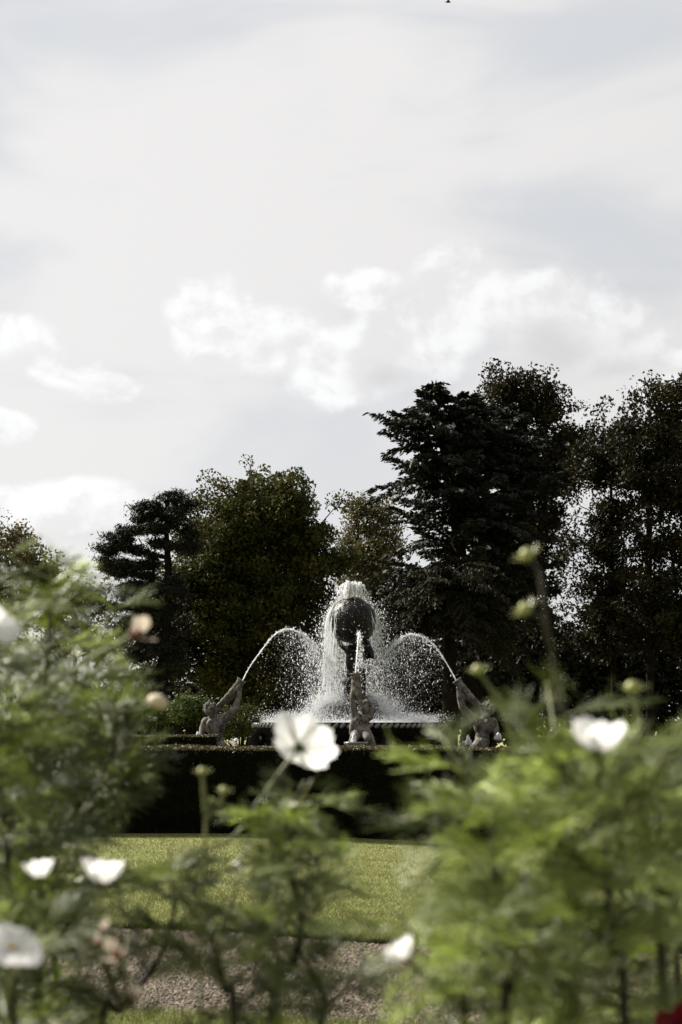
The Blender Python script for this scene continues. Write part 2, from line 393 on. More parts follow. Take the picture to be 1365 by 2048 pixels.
# ------------------------------------------------------------------ ground
def gz(x, y):
    """the lawn dips gently towards the right in front of the hedge"""
    sx = np.clip((np.asarray(x, float) + 1.6) / 3.8, 0, 1); sx = sx * sx * (3 - 2 * sx)
    sy = np.clip((np.asarray(y, float) - 10.5) / 6.0, 0, 1); sy = sy * sy * (3 - 2 * sy)
    return -0.13 * sx * sy
def edge_far(x):      # far edge of the gravel path
    return np.interp(x, [-30, -6, -1.92, -0.9, -0.24, 0.34, 1.2, 5, 30], [12.5, 10.95, 10.55, 10.33, 9.98, 9.72, 9.5, 9.0, 7.5])
def edge_near(x):
    return np.interp(x, [-30, -6, -2, -0.7, 0.1, 1.5, 6, 30], [9.6, 7.9, 7.45, 7.22, 7.0, 6.8, 6.4, 5.1])
g = npmesh('ground', [(-900, -60, -0.30), (900, -60, -0.30), (900, 2500, -0.30), (-900, 2500, -0.30)], [(0, 1, 2, 3)])
tag(link('ground', g, MT['lawn']), kind='structure')
def strip(name, f0, f1, z, m, nx=120, ny=2, xr=(-30, 30), jag=0.0, lawn=False):
    xs = np.linspace(*xr, nx)
    if jag: xs = np.concatenate([np.linspace(xr[0], -4, 25)[:-1], np.linspace(-4, 4, 400), np.linspace(4, xr[1], 25)[1:]])
    a, b = f0(xs) + 0 * xs, f1(xs) + 0 * xs
    if jag: a = a + rng.normal(size=len(xs)) * jag
    ts = np.linspace(0, 1, ny)
    y = a[None] + (b - a)[None] * ts[:, None]; x = np.broadcast_to(xs, y.shape)
    zz = np.full(y.shape, float(z)) + (gz(x, y) if lawn else 0)
    n = len(xs)
    idx = np.arange(n * ny).reshape(ny, n)
    f = np.stack([idx[:-1, :-1], idx[:-1, 1:], idx[1:, 1:], idx[1:, :-1]], -1).reshape(-1, 4)
    o = link(name, npmesh(name, np.stack([x, y, zz], -1).reshape(-1, 3), f, True), m)
    return tag(o, kind='structure')
strip('lawn', edge_far, lambda x: 31 + 0 * x, 0.0, MT['lawn'], jag=0.012, ny=60, lawn=True)
strip('gravel_path', lambda x: edge_near(x) - 0.2, lambda x: edge_far(x) + 0.2, -0.035, MT['gravel'])
strip('grass_verge', lambda x: 5.4 + 0 * x, edge_near, 0.0, MT['lawn'])
strip('flower_bed', lambda x: -2 + 0 * x, lambda x: 5.5 + 0 * x, -0.03, MT['soil'], ny=12)
# grass blades
def blades(name, n, sampler, h0, h1, w, lean=0.5):
    x, y, z = sampler(n); n = len(x)
    base = np.stack([x, y, z], 1)
    az = rng.uniform(0, 2 * np.pi, n); s = np.stack([np.cos(az), np.sin(az), 0 * az], 1) * (w * rng.uniform(0.6, 1.3, n))[:, None]
    h = rng.uniform(h0, h1, n)
    tip = base + np.stack([rng.normal(size=n) * lean * h, rng.normal(size=n) * lean * h, h], 1)
    v = np.stack([base - s, base + s, tip], 1).reshape(-1, 3)
    o = link(name, npmesh(name, v, np.arange(3 * n).reshape(n, 3)), MT['blade'])
    return o
def lawn_s(n):
    y = 9.3 + (18.6 - 9.3) * rng.random(n) ** 1.35; x = rng.uniform(-0.27, 0.27, n) * y * 1.15
    k = y > edge_far(x) - 0.015; x, y = x[k], y[k]
    return x, y, gz(x, y)
tag(blades('lawn_grass', 330000, lawn_s, 0.012, 0.034, 0.0030), 'short mown grass blades covering the sunlit lawn', 'grass', kind='stuff')
def fringe_s(n):
    x = rng.uniform(-3.2, 3.2, n); y = edge_far(x) + np.abs(rng.normal(size=n)) * 0.05 - 0.03
    return x, y, np.full(n, -0.02)
tag(blades('lawn_edge_grass', 16000, fringe_s, 0.03, 0.085, 0.0035, 0.6), 'longer ragged grass along the lawn edge by the gravel', 'grass', kind='stuff')
def verge_s(n):
    y = rng.uniform(5.6, 7.6, n); x = rng.uniform(-0.30, 0.30, n) * y
    k = y < edge_near(x) + 0.03; return x[k], y[k], 0 * x[k]
tag(blades('verge_grass', 60000, verge_s, 0.02, 0.06, 0.003), 'green grass verge between flower bed and gravel path', 'grass', kind='stuff')
# gravel stones
def stones(n):
    x = rng.uniform(-2.9, 2.9, n); a, b = edge_near(x), edge_far(x); y = a + (b - a) * rng.random(n)
    c = np.stack([x, y, np.full(n, -0.033) + rng.uniform(0, 0.004, n)], 1)
    s = rng.lognormal(math.log(0.0075), 0.4, n)[:, None]
    o8 = np.array([[1, 0, 0], [0, 1, 0], [-1, 0, 0], [0, -1, 0], [0, 0, 0.8], [0, 0, -0.8]], float)
    v = c[:, None] + s[:, None] * (o8[None] * rng.uniform(0.6, 1.3, (n, 6, 1)) + rng.normal(size=(n, 6, 3)) * 0.15)
    f = np.array([[0, 1, 4], [1, 2, 4], [2, 3, 4], [3, 0, 4]])      # upper halves only: the rest is in the ground
    f = f[None] + (np.arange(n) * 6)[:, None, None]
    return npmesh('gravel_stones', v.reshape(-1, 3), f.reshape(-1, 3))
tag(link('gravel_stones', stones(70000), MT['pebble']), 'loose pinkish brown gravel lying on the path', 'gravel', kind='stuff')

# ------------------------------------------------------------------ hedges
def box(x0, x1, y0, y1, z0, z1):
    v = [(x, y, z) for z in (z0, z1) for y in (y0, y1) for x in (x0, x1)]
    return v, [(0, 2, 3, 1), (4, 5, 7, 6), (0, 1, 5, 4), (2, 6, 7, 3), (0, 4, 6, 2), (1, 3, 7, 5)]
def hedge(label, x0, x1, y0, y1, z0, z1, dens, size, vis):
    root = empty('clipped_hedge', ((x0 + x1) / 2, (y0 + y1) / 2, z0)); tag(root, label, 'hedge')
    v, f = box(x0 + .05, x1 - .05, y0 + .05, y1 - .05, z0, z1 - .04)
    link('woody_core', pymesh('woody_core', v, f, False), MT['hedge_core'], root)
    xa, xb = max(x0, vis[0]), min(x1, vis[1])
    nf = int((xb - xa) * (z1 - z0) * dens); nt_ = int((xb - xa) * (y1 - y0) * dens * 1.5)
    wob = lambda x: 0.012 * np.sin(x * 2.1) + 0.008 * np.sin(x * 5.3 + 1)
    c = np.stack([rng.uniform(xa, xb, nf), y0 + rng.normal(size=nf) * 0.035 + 0.01, rng.uniform(z0, z1 - 0.01, nf)], 1)
    ends = []
    for xe in (x0, x1):
        if vis[0] < xe < vis[1]:
            n = int((y1 - y0) * (z1 - z0) * dens); ends.append(np.stack([xe + rng.normal(size=n) * .03, rng.uniform(y0, y1, n), rng.uniform(z0, z1, n)], 1))
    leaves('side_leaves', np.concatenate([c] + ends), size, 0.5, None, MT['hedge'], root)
    x = rng.uniform(xa, xb, nt_)
    c = np.stack([x, rng.uniform(y0 - 0.01, y1, nt_), z1 + wob(x) - np.abs(rng.normal(size=nt_)) * 0.025 + 0.004], 1)
    leaves('top_leaves', c, size, 0.5, None, MT['hedge_lit_top'], root)
    return root
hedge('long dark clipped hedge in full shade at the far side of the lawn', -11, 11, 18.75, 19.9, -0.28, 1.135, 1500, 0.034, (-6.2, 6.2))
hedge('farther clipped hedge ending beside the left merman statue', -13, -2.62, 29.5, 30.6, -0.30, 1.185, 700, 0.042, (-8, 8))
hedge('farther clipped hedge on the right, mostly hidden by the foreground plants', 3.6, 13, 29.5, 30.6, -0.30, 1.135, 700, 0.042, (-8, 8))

# ------------------------------------------------------------------ trees
def grow(base, axis_pts, pts, rbase, jitter=0.15, hpen=0.9):
    """connect clump centres to a trunk polyline, nearest first; returns tube arrays"""
    nodes = [Vector(p) for p in axis_pts]; par = [-1] + list(range(len(nodes) - 1))
    N = np.array([list(p) for p in nodes])
    ax = N.copy()
    dist = np.min(np.linalg.norm(pts[:, None] - ax[None], axis=2), axis=1)
    cap = np.zeros((len(ax) + 2 * len(pts) + 5, 3)); cap[:len(ax)] = N; cnt = len(ax)
    for i in np.argsort(dist):
        p = pts[i]
        dv = p - cap[:cnt]; d = np.linalg.norm(dv, axis=1) + 1e-6
        cost = d * (1 + hpen * np.clip(-dv[:, 2] / d + 0.35, 0, 2))
        j = int(np.argmin(cost))
        mid = cap[j] + (p - cap[j]) * 0.5 + rng.normal(size=3) * jitter * min(d[j], 2.5) * 0.5 + np.array([0, 0, 0.04 * d[j]])
        cap[cnt] = mid; par.append(j); cnt += 1
        cap[cnt] = p; par.append(cnt - 1); cnt += 1
    w = np.zeros(cnt); w[len(ax):] += 0.5
    for i in range(cnt - 1, 0, -1): w[par[i]] += w[i]
    r = 0.012 + (rbase - 0.012) * (w / w[0]) ** 0.5
    idx = np.arange(1, cnt); pr = np.array(par[1:])
    r0 = np.where(pr < len(ax), np.where(idx < len(ax), r[pr], np.minimum(r[pr] * 0.6, r[idx] * 1.4)), r[pr])
    return (cap[pr], cap[idx], r0, r[idx]), len(ax)
def cgauss(n, k=3, lim=1.7):
    """bell-shaped scatter without far outliers"""
    g_ = rng.normal(size=(n, k)); r_ = np.linalg.norm(g_, axis=1, keepdims=True)
    return g_ * np.minimum(1, lim / np.maximum(r_, 1e-6))
def sample(ells, n, shell=0.35, per=9, spread=0.75):
    """clump centres gathered along boughs that are spread through a union of ellipsoids (centre, radii)"""
    nb = max(6, n // per)
    vol = np.array([e[1][0] * e[1][1] * e[1][2] for e in ells]) ** 0.75; k = rng.choice(len(ells), nb, p=vol / vol.sum())
    c = np.array([e[0] for e in ells])[k]; r = np.array([e[1] for e in ells])[k]
    u = rdir(nb); q = c + u * (rng.random(nb) ** shell)[:, None] * r
    out = unit(u * np.array([1, 1, 0.5]) + np.array([0, 0, 0.45]) + rng.normal(size=(nb, 3)) * 0.3)
    cnt = rng.poisson(per, nb) + 2
    Q = np.repeat(q, cnt, 0); O = np.repeat(out, cnt, 0); m_ = len(Q)
    sp = np.repeat(spread * rng.uniform(0.6, 1.35, nb), cnt)[:, None]
    return Q + cgauss(m_) * sp * np.array([0.75, 0.75, 0.42]) + O * (rng.normal(size=m_) * 0.75)[:, None] * sp
def tree(name, label, base_px, d, trunk, ells, nclump, nleaf, sigma, size, m, group=None, rbase=0.3, shell=0.35, aspect=0.55, flat=0.8, extra=None, jitter=0.15):
    """trunk: pixel polyline from the base up; ells: (px, py, rx, ry[, depth offset]) in pixels"""
    seed(label)
    b = P(base_px, 1440, d); b.z = -0.3
    root = empty(name, b); tag(root, label, 'tree', group)
    ax = [b] + [P(x, y, d) for x, y in trunk]
    ax = spline(ax, 14)
    k = d / FPX
    el = [(np.array(P(e[0], e[1] + 8, d + (e[4] if len(e) > 4 else 0))), np.array([e[2] * k, e[2] * k * 0.8, e[3] * k]) * 0.80) for e in ells]
    pts = sample(el, nclump, shell)
    if extra is not None: pts = np.concatenate([pts, extra])
    pts = pts[pts[:, 2] > 0.3]
    (p0, p1, r0, r1), na = grow(b, ax, pts, rbase * 0.62, jitter)
    v, f = tubes(p0[:na - 1], p1[:na - 1], r0[:na - 1], r1[:na - 1], 8)
    link('trunk', npmesh('trunk', v, f, True), MT['bark'], root)
    v, f = tubes(p0[na - 1:], p1[na - 1:], r0[na - 1:], r1[na - 1:], 4)
    link('branches', npmesh('branches', v, f, True), MT['bark'], root)
    n = len(pts)
    cnt = np.maximum(4, (1.75 * nleaf * rng.uniform(0.4, 1.6, n)).astype(int))
    ctr = np.repeat(pts, cnt, 0); sg = np.repeat(0.85 * sigma * rng.uniform(0.6, 1.4, n), cnt)
    c = ctr + cgauss(len(ctr)) * sg[:, None] * np.array([1, 1, flat])
    leaves('crown', c, size * 1.35, aspect, None, m, root)
    return root
# far thin trees
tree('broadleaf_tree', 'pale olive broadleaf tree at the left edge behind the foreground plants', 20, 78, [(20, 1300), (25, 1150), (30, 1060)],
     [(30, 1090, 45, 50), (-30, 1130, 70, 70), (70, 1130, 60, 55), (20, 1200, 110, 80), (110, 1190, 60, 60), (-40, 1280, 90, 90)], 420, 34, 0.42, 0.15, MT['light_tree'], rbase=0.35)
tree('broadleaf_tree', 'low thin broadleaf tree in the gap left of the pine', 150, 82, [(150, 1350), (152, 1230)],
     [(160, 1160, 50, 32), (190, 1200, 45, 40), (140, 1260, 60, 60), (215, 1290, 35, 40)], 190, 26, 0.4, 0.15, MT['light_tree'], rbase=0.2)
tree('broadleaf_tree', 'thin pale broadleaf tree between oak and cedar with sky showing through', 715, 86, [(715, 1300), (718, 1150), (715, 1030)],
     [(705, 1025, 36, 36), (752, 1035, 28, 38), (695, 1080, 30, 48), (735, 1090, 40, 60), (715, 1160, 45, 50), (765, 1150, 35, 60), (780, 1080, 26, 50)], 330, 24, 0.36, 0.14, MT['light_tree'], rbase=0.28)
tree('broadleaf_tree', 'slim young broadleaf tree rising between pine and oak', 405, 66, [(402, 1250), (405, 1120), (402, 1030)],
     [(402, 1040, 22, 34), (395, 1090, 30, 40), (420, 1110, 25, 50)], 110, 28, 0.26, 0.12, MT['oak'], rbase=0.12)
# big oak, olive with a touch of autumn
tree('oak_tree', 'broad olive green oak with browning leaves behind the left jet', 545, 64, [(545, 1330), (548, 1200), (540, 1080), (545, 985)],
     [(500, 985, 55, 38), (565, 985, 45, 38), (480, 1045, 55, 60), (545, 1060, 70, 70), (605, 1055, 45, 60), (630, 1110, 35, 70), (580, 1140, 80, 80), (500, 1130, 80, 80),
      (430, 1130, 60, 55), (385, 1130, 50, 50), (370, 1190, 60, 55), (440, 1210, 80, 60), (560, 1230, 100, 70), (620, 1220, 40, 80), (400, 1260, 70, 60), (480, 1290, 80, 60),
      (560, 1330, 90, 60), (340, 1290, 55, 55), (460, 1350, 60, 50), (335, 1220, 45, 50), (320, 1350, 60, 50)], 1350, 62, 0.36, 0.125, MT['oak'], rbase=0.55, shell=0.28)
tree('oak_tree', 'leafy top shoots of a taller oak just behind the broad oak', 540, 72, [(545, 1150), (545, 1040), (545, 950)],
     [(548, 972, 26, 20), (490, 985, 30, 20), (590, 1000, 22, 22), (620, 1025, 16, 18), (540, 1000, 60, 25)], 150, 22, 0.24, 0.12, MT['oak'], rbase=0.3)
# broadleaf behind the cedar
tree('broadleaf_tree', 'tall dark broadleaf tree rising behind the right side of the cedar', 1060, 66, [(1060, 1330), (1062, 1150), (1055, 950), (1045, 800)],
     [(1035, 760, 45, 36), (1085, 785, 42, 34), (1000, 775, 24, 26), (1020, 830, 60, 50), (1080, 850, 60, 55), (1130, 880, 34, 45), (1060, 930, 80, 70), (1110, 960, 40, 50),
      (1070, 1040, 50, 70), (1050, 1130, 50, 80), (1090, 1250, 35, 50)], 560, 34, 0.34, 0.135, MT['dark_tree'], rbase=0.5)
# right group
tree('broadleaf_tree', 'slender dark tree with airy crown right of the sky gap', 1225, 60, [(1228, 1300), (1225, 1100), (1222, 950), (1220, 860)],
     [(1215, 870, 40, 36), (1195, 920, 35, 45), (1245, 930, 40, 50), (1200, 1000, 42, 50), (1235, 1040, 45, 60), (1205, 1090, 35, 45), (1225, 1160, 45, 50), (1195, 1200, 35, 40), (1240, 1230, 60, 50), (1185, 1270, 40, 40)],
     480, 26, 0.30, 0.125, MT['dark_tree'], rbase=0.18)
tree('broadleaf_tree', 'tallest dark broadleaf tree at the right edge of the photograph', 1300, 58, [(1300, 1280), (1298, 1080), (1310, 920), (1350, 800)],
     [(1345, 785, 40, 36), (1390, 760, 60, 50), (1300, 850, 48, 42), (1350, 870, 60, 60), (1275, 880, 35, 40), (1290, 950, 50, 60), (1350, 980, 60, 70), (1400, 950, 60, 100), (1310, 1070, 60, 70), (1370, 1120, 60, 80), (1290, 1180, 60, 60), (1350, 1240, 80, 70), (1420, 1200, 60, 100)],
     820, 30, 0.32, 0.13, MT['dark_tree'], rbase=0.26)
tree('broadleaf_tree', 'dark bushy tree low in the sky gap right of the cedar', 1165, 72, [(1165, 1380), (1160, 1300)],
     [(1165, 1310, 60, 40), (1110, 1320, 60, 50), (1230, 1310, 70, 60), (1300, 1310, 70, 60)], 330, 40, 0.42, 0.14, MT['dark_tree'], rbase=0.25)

# pine with flat pads
def pine():
    seed('pine'); d = 60; k = d / FPX
    b = P(322, 1440, d); b.z = -0.3
    root = empty('pine_tree', b); tag(root, 'dark pine with flat layered needle pads left of the oak', 'tree')
    ax = spline([b, P(326, 1330, d), P(338, 1200, d), P(334, 1080, d), P(332, 1010, d)], 16)
    pads = [(332, 1000, 40, 10), (296, 1014, 24, 10), (362, 1016, 28, 12), (276, 1037, 26, 10), (318, 1030, 34, 11), (352, 1042, 30, 14), (254, 1060, 30, 9), (302, 1060, 34, 9), (371, 1062, 24, 16),
            (246, 1080, 30, 9), (222, 1100, 22, 9), (266, 1096, 40, 9), (330, 1090, 30, 10), (214, 1127, 18, 10), (252, 1128, 38, 11), (305, 1122, 28, 9), (232, 1146, 24, 9), (280, 1146, 26, 9), (370, 1100, 26, 16),
            (262, 1176, 34, 9), (300, 1190, 40, 11), (250, 1210, 36, 9), (300, 1232, 40, 10), (258, 1262, 34, 10), (310, 1280, 36, 12), (268, 1318, 38, 11), (240, 1350, 24, 8), (300, 1352, 40, 14), (350, 1330, 40, 16), (350, 1180, 40, 18), (355, 1250, 40, 20), (320, 1160, 34, 14), (285, 1205, 40, 12), (330, 1215, 40, 14), (275, 1245, 36, 10), (325, 1300, 40, 14), (290, 1300, 40, 12), (310, 1385, 50, 18)]
    pts, cen, cn_ = [], [], []
    pads = [(x + rng.normal() * rx * 0.5, y + rng.normal() * 6, rx * rng.uniform(0.35, 0.8), ry * rng.uniform(0.6, 1.1)) for (x, y, rx, ry) in pads for q_ in range(3)]
    for (x, y, rx, ry) in pads:
        for s in range(1):
            dd = d + rng.uniform(-1, 1) * rx * k * 1.1
            n = int(7 + rx * 0.5)
            q = np.array(P(x, y + rng.uniform(-3, 3), dd)) + rdir(n) * (rng.random(n) ** 0.4)[:, None] * np.array([rx, rx * 0.8, ry]) * k
            pts.append(q)
    pts = np.concatenate(pts)
    (p0, p1, r0, r1), na = grow(b, ax, pts, 0.2, 0.2, 0.3)
    v, f = tubes(p0[:na - 1], p1[:na - 1], r0[:na - 1], r1[:na - 1], 8); link('trunk', npmesh('trunk', v, f, True), MT['bark'], root)
    v, f = tubes(p0[na - 1:], p1[na - 1:], r0[na - 1:], r1[na - 1:], 4); link('branches', npmesh('branches', v, f, True), MT['bark'], root)
    c = np.repeat(pts, 34, 0); c = c + rng.normal(size=c.shape) * np.array([0.17, 0.17, 0.075])
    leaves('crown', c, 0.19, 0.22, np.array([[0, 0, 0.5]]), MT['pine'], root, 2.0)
pine()

# cedars: tiers of branches with hanging sprays
def conifer(name, label, d, base_px, leaders, nb, length, elev, droop, twl, m, nq=10, rbase=0.5, lo=0.0, lsize=0.3):
    seed(label)
    b = P(base_px, 1440, d); b.z = -0.3
    root = empty(name, b); tag(root, label, 'tree')
    T0, T1, A0, A1 = [], [], [], []
    C, AX = [], []
    trunks = []
    for (poly, h0, scale) in leaders:
        ax = spline([b] + [P(x, y, d + dd) for x, y, dd in poly], 24)
        tt = np.linspace(0, 1, 24); trunks.append(pathtube(ax, rbase * scale * (1 - 0.93 * tt ** 0.9) + 0.02, 8))
        top = ax[-1][2]
        for i in range(int(nb * scale)):
            u = h0 + (1 - h0) * (i + rng.random()) / int(nb * scale)
            o = np.array([np.interp(u, tt, ax[:, q]) for q in range(3)])
            az = rng.uniform(0, 2 * np.pi)
            L = length(o[2]) * scale * rng.uniform(0.4, 1.15); dr_ = droop * rng.uniform(0.3, 1.6)
            if L < 0.3: continue
            e = elev(u) + rng.normal() * 0.22
            hd = np.array([math.cos(az), math.sin(az) * 0.9, 0])
            ts = np.linspace(0, 1, 9)
            br = o + hd * (L * ts * math.cos(e))[:, None] + np.array([0, 0, 1]) * (L * (math.sin(e) * ts - dr_ * ts ** 2.2))[:, None] + np.cumsum(rng.normal(size=(9, 3)) * 0.02 * L, 0) * 0.6
            T0.append(br[:-1]); T1.append(br[1:]); rr = (0.014 + 0.018 * L) * (1 - 0.9 * ts); A0.append(rr[:-1]); A1.append(rr[1:])
            nt2 = int(7 + L * 6.5)
            for q in range(nt2):
                s = 0.12 + 0.88 * (q + rng.random()) / nt2
                p = np.array([np.interp(s, ts, br[:, w]) for w in range(3)])
                tl = twl * rng.uniform(0.5, 1.2) * (1.15 - 0.75 * s) * min(1.0, 0.35 + L / 4)
                sd = (1 if q % 2 else -1) * rng.uniform(0.5, 1.1)
                tdir = np.array([hd[0] * math.cos(sd) - hd[1] * math.sin(sd), hd[0] * math.sin(sd) + hd[1] * math.cos(sd), math.tan(e) * 0.5 + rng.normal() * 0.1])
                w = np.linspace(0.1, 1, nq)
                tw = p + tdir * (tl * w)[:, None] + np.array([0, 0, -1.0]) * (tl * (0.10 + droop * 0.9) * w ** 2)[:, None]
                T0.append(p[None]); T1.append(tw[-1][None]); A0.append([0.010]); A1.append([0.004])
                C.append(tw + rng.normal(size=tw.shape) * np.array([0.05, 0.05, 0.035])); AX.append(np.broadcast_to(tdir + np.array([0, 0, -0.35 - droop]), tw.shape))
    v, f = trunks[0]
    for i, (v, f) in enumerate(trunks): link('trunk' if i == 0 else 'leader', pymesh('trunk', v, f), MT['bark'], root)
    v, f = tubes(np.concatenate(T0), np.concatenate(T1), np.concatenate(A0), np.concatenate(A1), 4)
    link('branches', npmesh('branches', v, f, True), MT['bark'], root)
    leaves('crown', np.concatenate(C), lsize, 0.34, np.concatenate(AX), m, root, 0.7)
    return root
kz = 56 / FPX
def cedar_len(z):
    py = HY - (z - ZC) / kz
    return np.interp(py, [765, 800, 860, 900, 960, 1040, 1150, 1300, 1400], [10, 50, 112, 145, 185, 182, 180, 170, 130]) * kz
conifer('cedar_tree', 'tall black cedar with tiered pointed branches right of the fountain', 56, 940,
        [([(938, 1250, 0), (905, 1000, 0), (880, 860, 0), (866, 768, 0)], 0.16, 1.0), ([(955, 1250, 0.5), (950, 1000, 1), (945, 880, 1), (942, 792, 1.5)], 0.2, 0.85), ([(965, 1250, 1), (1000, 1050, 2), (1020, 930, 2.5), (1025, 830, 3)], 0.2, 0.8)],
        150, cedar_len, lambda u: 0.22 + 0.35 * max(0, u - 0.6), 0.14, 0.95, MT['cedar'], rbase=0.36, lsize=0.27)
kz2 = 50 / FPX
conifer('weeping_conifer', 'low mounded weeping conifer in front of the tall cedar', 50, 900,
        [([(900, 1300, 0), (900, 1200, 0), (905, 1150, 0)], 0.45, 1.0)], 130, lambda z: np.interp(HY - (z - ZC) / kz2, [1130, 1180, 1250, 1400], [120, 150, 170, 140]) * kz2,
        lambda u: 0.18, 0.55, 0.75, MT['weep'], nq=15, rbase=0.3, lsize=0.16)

# dark shrubbery under the trees
def shrub(name, label, px, py, rx, ry, d, n, size, m, group=None, cat='shrub'):
    seed(label); k = d / FPX
    c0 = P(px, py, d); b = Vector((c0.x, d, -0.3))
    root = empty(name, b); tag(root, label, cat, group)
    nb = 9
    tips = np.array(c0) + rdir(nb) * np.array([rx * k, rx * k * 0.7, ry * k]) * 0.6
    v, f = tubes(np.repeat([list(b)], nb, 0), tips, 0.07, 0.02, 5); link('stems', npmesh('stems', v, f, True), MT['bark'], root)
    cl = np.array(c0) + rdir(90) * (rng.random(90) ** 0.33)[:, None] * np.array([rx * k, rx * k * 0.7, ry * k])
    c = cl[rng.integers(0, 90, n)] + rng.normal(size=(n, 3)) * np.array([rx, rx, ry]) * k * 0.17
    c[:, 2] = np.maximum(c[:, 2], -0.2)
    leaves('foliage', c, size, 0.6, None, m, root)
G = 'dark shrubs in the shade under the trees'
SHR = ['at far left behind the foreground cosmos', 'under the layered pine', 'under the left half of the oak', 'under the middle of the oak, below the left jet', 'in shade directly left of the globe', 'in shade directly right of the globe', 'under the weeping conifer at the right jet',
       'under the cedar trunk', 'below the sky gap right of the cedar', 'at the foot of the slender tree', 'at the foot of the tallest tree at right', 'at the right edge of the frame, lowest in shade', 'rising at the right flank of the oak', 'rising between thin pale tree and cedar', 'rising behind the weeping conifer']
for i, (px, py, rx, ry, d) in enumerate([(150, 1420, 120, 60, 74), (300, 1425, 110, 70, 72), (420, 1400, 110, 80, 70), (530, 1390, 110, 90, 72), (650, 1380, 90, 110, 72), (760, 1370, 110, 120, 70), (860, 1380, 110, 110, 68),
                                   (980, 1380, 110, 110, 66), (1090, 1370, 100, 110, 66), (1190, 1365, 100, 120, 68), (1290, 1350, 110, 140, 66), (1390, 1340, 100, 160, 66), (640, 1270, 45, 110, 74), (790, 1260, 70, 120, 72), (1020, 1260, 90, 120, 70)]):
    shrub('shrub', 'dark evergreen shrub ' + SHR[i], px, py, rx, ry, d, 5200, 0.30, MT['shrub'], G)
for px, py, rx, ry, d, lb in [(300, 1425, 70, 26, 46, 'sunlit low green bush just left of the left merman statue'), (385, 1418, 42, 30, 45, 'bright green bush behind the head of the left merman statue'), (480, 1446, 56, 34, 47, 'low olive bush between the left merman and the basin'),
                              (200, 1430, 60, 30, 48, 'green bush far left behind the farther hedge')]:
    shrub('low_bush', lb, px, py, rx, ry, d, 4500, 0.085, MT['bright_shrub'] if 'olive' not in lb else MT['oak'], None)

# ------------------------------------------------------------------ fountain
DF = 38.0; KF = DF / FPX
FC = Vector(((699 - CX) * KF, DF, 0))
def pxz(py, d=DF): return ZC + (HY - py) / FPX * d
# pool round the fountain
v, f = lathe([(0.01, -0.12), (6.6, -0.12)], 64); v = v + np.array([FC.x, FC.y, 0])
tag(link('pool_water', pymesh('pool_water', v, f), MT['pool']), kind='structure')
v, f = lathe([(6.6, -0.3), (6.6, 0.02), (6.68, 0.06), (7.05, 0.06), (7.1, 0.02), (7.1, -0.3)], 96); v = v + np.array([FC.x, FC.y, 0])
tag(link('pool_kerb', pymesh('pool_kerb', v, f), MT['stone']), kind='structure')
FT = empty('fountain', (FC.x, FC.y, -0.3)); tag(FT, 'large dark stone fountain with kneeling figure carrying a globe over a round basin', 'fountain')
RB = 194 * KF; zr = pxz(1445)
prof = [(0.3, zr - 0.10), (RB - 0.25, zr - 0.10), (RB - 0.20, zr - 0.02), (RB - 0.17, zr + 0.004), (RB - 0.02, zr + 0.004), (RB, zr - 0.02), (RB - 0.06, zr - 0.05), (RB - 0.09, zr - 0.13), (RB - 0.16, zr - 0.17),
        (RB - 0.18, zr - 0.22), (RB - 0.42, zr - 0.42), (RB - 0.80, zr - 0.62), (RB - 1.05, zr - 0.72)]
v, f = lathe(prof, 128); v = v + np.array([FC.x, FC.y, 0])
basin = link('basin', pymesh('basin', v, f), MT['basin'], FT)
WMI['basin'] = Matrix.Identity(4)
# gadroons: slanting lobes round the rim, one mesh shared
bm = bmesh.new(); bmesh.ops.create_uvsphere(bm, u_segments=7, v_segments=5, radius=1.0)
for q in bm.verts: q.co = Vector((q.co.x * 0.052, q.co.y * 0.105 * (1 + 0.12 * q.co.z), q.co.z * 0.058)); 
bmesh.ops.rotate(bm, verts=bm.verts, cent=(0, 0, 0), matrix=Matrix.Rotation(R(38), 3, 'X'))
gme = bpy.data.meshes.new('gadroon'); bm.to_mesh(gme); bm.free()
for p in gme.polygons: p.use_smooth = True
gme.materials.append(MT['rim'])
NG = 92
for i in range(NG):
    a = 2 * math.pi * i / NG
    o = bpy.data.objects.new('gadroon', gme); COL.objects.link(o); o.parent = basin
    o.matrix_parent_inverse = Matrix.Identity(4)
    # basin mesh is stored in world coordinates and its parent inverse undoes the empty, so its own matrix is identity
    o.location = (FC.x + (RB - 0.03) * math.cos(a), FC.y + (RB - 0.03) * math.sin(a), zr - 0.075); o.rotation_euler = (0, 0, a)
v, f = lathe([(RB - 1.0, zr - 0.70), (RB - 1.15, zr - 0.85), (RB - 1.0, zr - 1.1), (RB - 0.7, -0.05), (RB - 0.6, -0.3)], 64); v = v + np.array([FC.x, FC.y, 0])
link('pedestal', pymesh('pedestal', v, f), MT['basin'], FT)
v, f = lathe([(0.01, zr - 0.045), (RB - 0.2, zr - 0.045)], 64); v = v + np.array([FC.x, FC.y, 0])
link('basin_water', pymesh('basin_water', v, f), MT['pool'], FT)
# scrolled buttresses that carry the basin
for i in range(8):
    a = R(22.5 + 45 * i) if i not in (3, 4, 7, 0) else R(22.5 + 45 * i) + (0.25 if i in (3, 7) else -0.25)
    ths = np.linspace(0, 1, 18)
    prof_r = RB - 0.5 + 0.42 * np.sin(ths * 3.0) ** 0.8 + 0.02
    pts = np.stack([FC.x + prof_r * np.cos(a), FC.y + prof_r * np.sin(a), zr - 0.16 - ths * 0.8], 1)
    v, f = pathtube(pts, 0.16 - 0.03 * np.cos(ths * 6), 8)
    link('scroll_bracket', pymesh('scroll_bracket', v, f), MT['basin'], FT)
